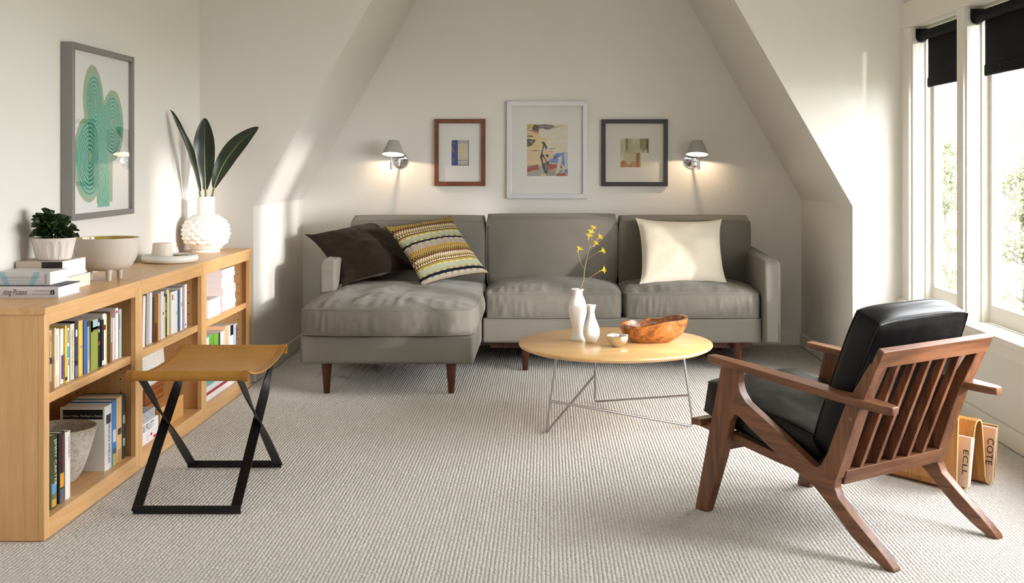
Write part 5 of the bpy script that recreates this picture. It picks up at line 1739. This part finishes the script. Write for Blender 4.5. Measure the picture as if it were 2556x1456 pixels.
sconce('grey-shaded chrome wall lamp left of the brown framed picture', -39.0, -37.9, 1)
sconce('grey-shaded chrome wall lamp right of the black framed picture', 37.9, 37.15, -1)

# ================================================================== ROLLER SHADES
def roller(label, a, b):
    t = thing('roller_shade', label, 'window shade', (XR + 1.7, (a + b) / 2, 62.8), group='black roller shades in the window openings')
    cx, cz = XR + 1.6, WZ1 - 2.0
    for (y0, y1) in ((b - 1.0, b - 0.6), (a + 0.6, a + 1.0)):
        pts = [(cx - 1.25 + 2.5 * 0, WZ1 - 0.55), (cx + 1.25, WZ1 - 0.55)] + [(cx + 1.25 * math.cos(q), cz + 1.25 * math.sin(q) - 0.2) for q in [-math.pi * i / 10 for i in range(11)]]
        MB().prism(pts, 'y', y0, y1).build('bracket', BLACKPLASTIC, t, bevel=0.04)
    MB().tube([(cx, a + 1.0, cz - 0.1), (cx, b - 1.0, cz - 0.1)], 0.98, 28).build('roller_tube', BLACKSHADE, t, smooth=True, sharp=40)
    fy0, fy1 = a + 1.7, b - 2.3
    mb = MB()
    pts = [(cx + 0.9, cz - 0.2), (cx + 0.9, 64.8), (cx + 0.98, 64.8), (cx + 0.98, cz - 0.2)]
    mb.prism(pts, 'y', fy0, fy1).build('shade_cloth', BLACKSHADE, t)
    MB().prism([(cx + 0.72, 62.9), (cx + 0.72, 64.5), (cx + 0.88, 64.85), (cx + 1.05, 64.85), (cx + 1.15, 64.5), (cx + 1.15, 62.9), (cx + 0.95, 62.7)], 'y', fy0, fy1).build('hem_bar', BLACKSHADE, t)
roller('black roller shade in the narrow far window, half lowered', *WINDOWS[0])
roller('black roller shade in the nearer window at the right edge', *WINDOWS[1])

# ================================================================== OUTSIDE
GROUND = mat('outdoor_ground', (112, 116, 98), rough=0.95, var=0.08, vscale=0.6)
struct('ground', MB().box(-1500, 4000, -1500, 4500, -160, -156), GROUND)
BARK = mat('tree_bark', (84, 74, 62), rough=0.9, var=0.2, vscale=12)
def tree(label, x, y, h, spread, seed, nleaf, leafc, trunk_r=4.0, low=0.25):
    rt = random.Random(seed)
    t = thing('tree', label, 'tree', (x, y, -156), group='trees outside the windows')
    LF = mat('tree_leaf_%d' % seed, leafc, rough=0.6, var=0.3, vscale=1.5)
    tips = []
    br = MB()
    base = Vector((x, y, -156))
    top = base + Vector((rt.uniform(-12, 12), rt.uniform(-12, 12), h))
    trunk = [base.lerp(top, i / 10) + Vector((rt.uniform(-3, 3), rt.uniform(-3, 3), 0)) * (1 if 0 < i else 0) for i in range(11)]
    br.tube(trunk, [trunk_r * (1 - 0.085 * i) for i in range(11)], 9)
    br.build('trunk', BARK, t, smooth=True)
    bm_ = MB()
    for k in range(34):
        s = rt.uniform(low, 0.98)
        i = min(9, int(s * 10))
        p = trunk[i].lerp(trunk[i + 1], s * 10 - i)
        az = rt.uniform(0, 2 * math.pi)
        ln = spread * (1.15 - s * 0.85) * rt.uniform(0.6, 1.0)
        e = p + Vector((math.cos(az) * ln, math.sin(az) * ln, ln * rt.uniform(0.1, 0.6)))
        mid = p.lerp(e, 0.5) + Vector((rt.uniform(-5, 5), rt.uniform(-5, 5), rt.uniform(-2, 6)))
        bm_.tube([p, mid, e], [trunk_r * 0.22, trunk_r * 0.13, trunk_r * 0.04], 6)
        for q in range(6):
            tips.append(p.lerp(mid, rt.uniform(0.4, 1)) if q < 2 else mid.lerp(e, rt.uniform(0, 1.05)))
    bm_.build('branches', BARK, t, smooth=True)
    lf = MB()
    for k in range(nleaf):
        c_ = rt.choice(tips) + Vector((rt.gauss(0, spread * 0.085), rt.gauss(0, spread * 0.085), rt.gauss(0, spread * 0.075)))
        d = Vector((rt.uniform(-1, 1), rt.uniform(-1, 1), rt.uniform(-1, 0.6))).normalized()
        sd = d.cross(Vector((rt.uniform(-1, 1), rt.uniform(-1, 1), rt.uniform(-1, 1)))).normalized()
        s = rt.uniform(1.2, 2.4)
        nn_ = d.cross(sd) * (0.15 * s)
        lf.add([c_, c_ + d * s * 0.8 + sd * s * 0.5 + nn_, c_ + d * s * 2, c_ + d * s * 0.8 - sd * s * 0.5 + nn_], [(0, 1, 2), (0, 2, 3)])
    o = lf.build('foliage', LF, t, recalc=False)
    o['kind'] = 'stuff'
tree('narrow dark cypress added out of view to keep sun off the sofa', 200, 151, 350, 37, 9, 26000, (60, 74, 44), trunk_r=7.0, low=0.25)  # unseen tree added to block the sun through the far window
tree('slender young tree with light green leaves outside the far window', 298, 900, 222, 26, 3, 7000, (128, 134, 96), trunk_r=1.6, low=0.45)
tree('spreading tree with open crooked branches outside the nearer window', 352, 900, 205, 46, 5, 6500, (128, 132, 100), trunk_r=4.0, low=0.42)
tree('taller leafy tree behind the spreading one at the right edge', 392, 960, 290, 60, 6, 5000, (130, 134, 100), trunk_r=4.0, low=0.5)
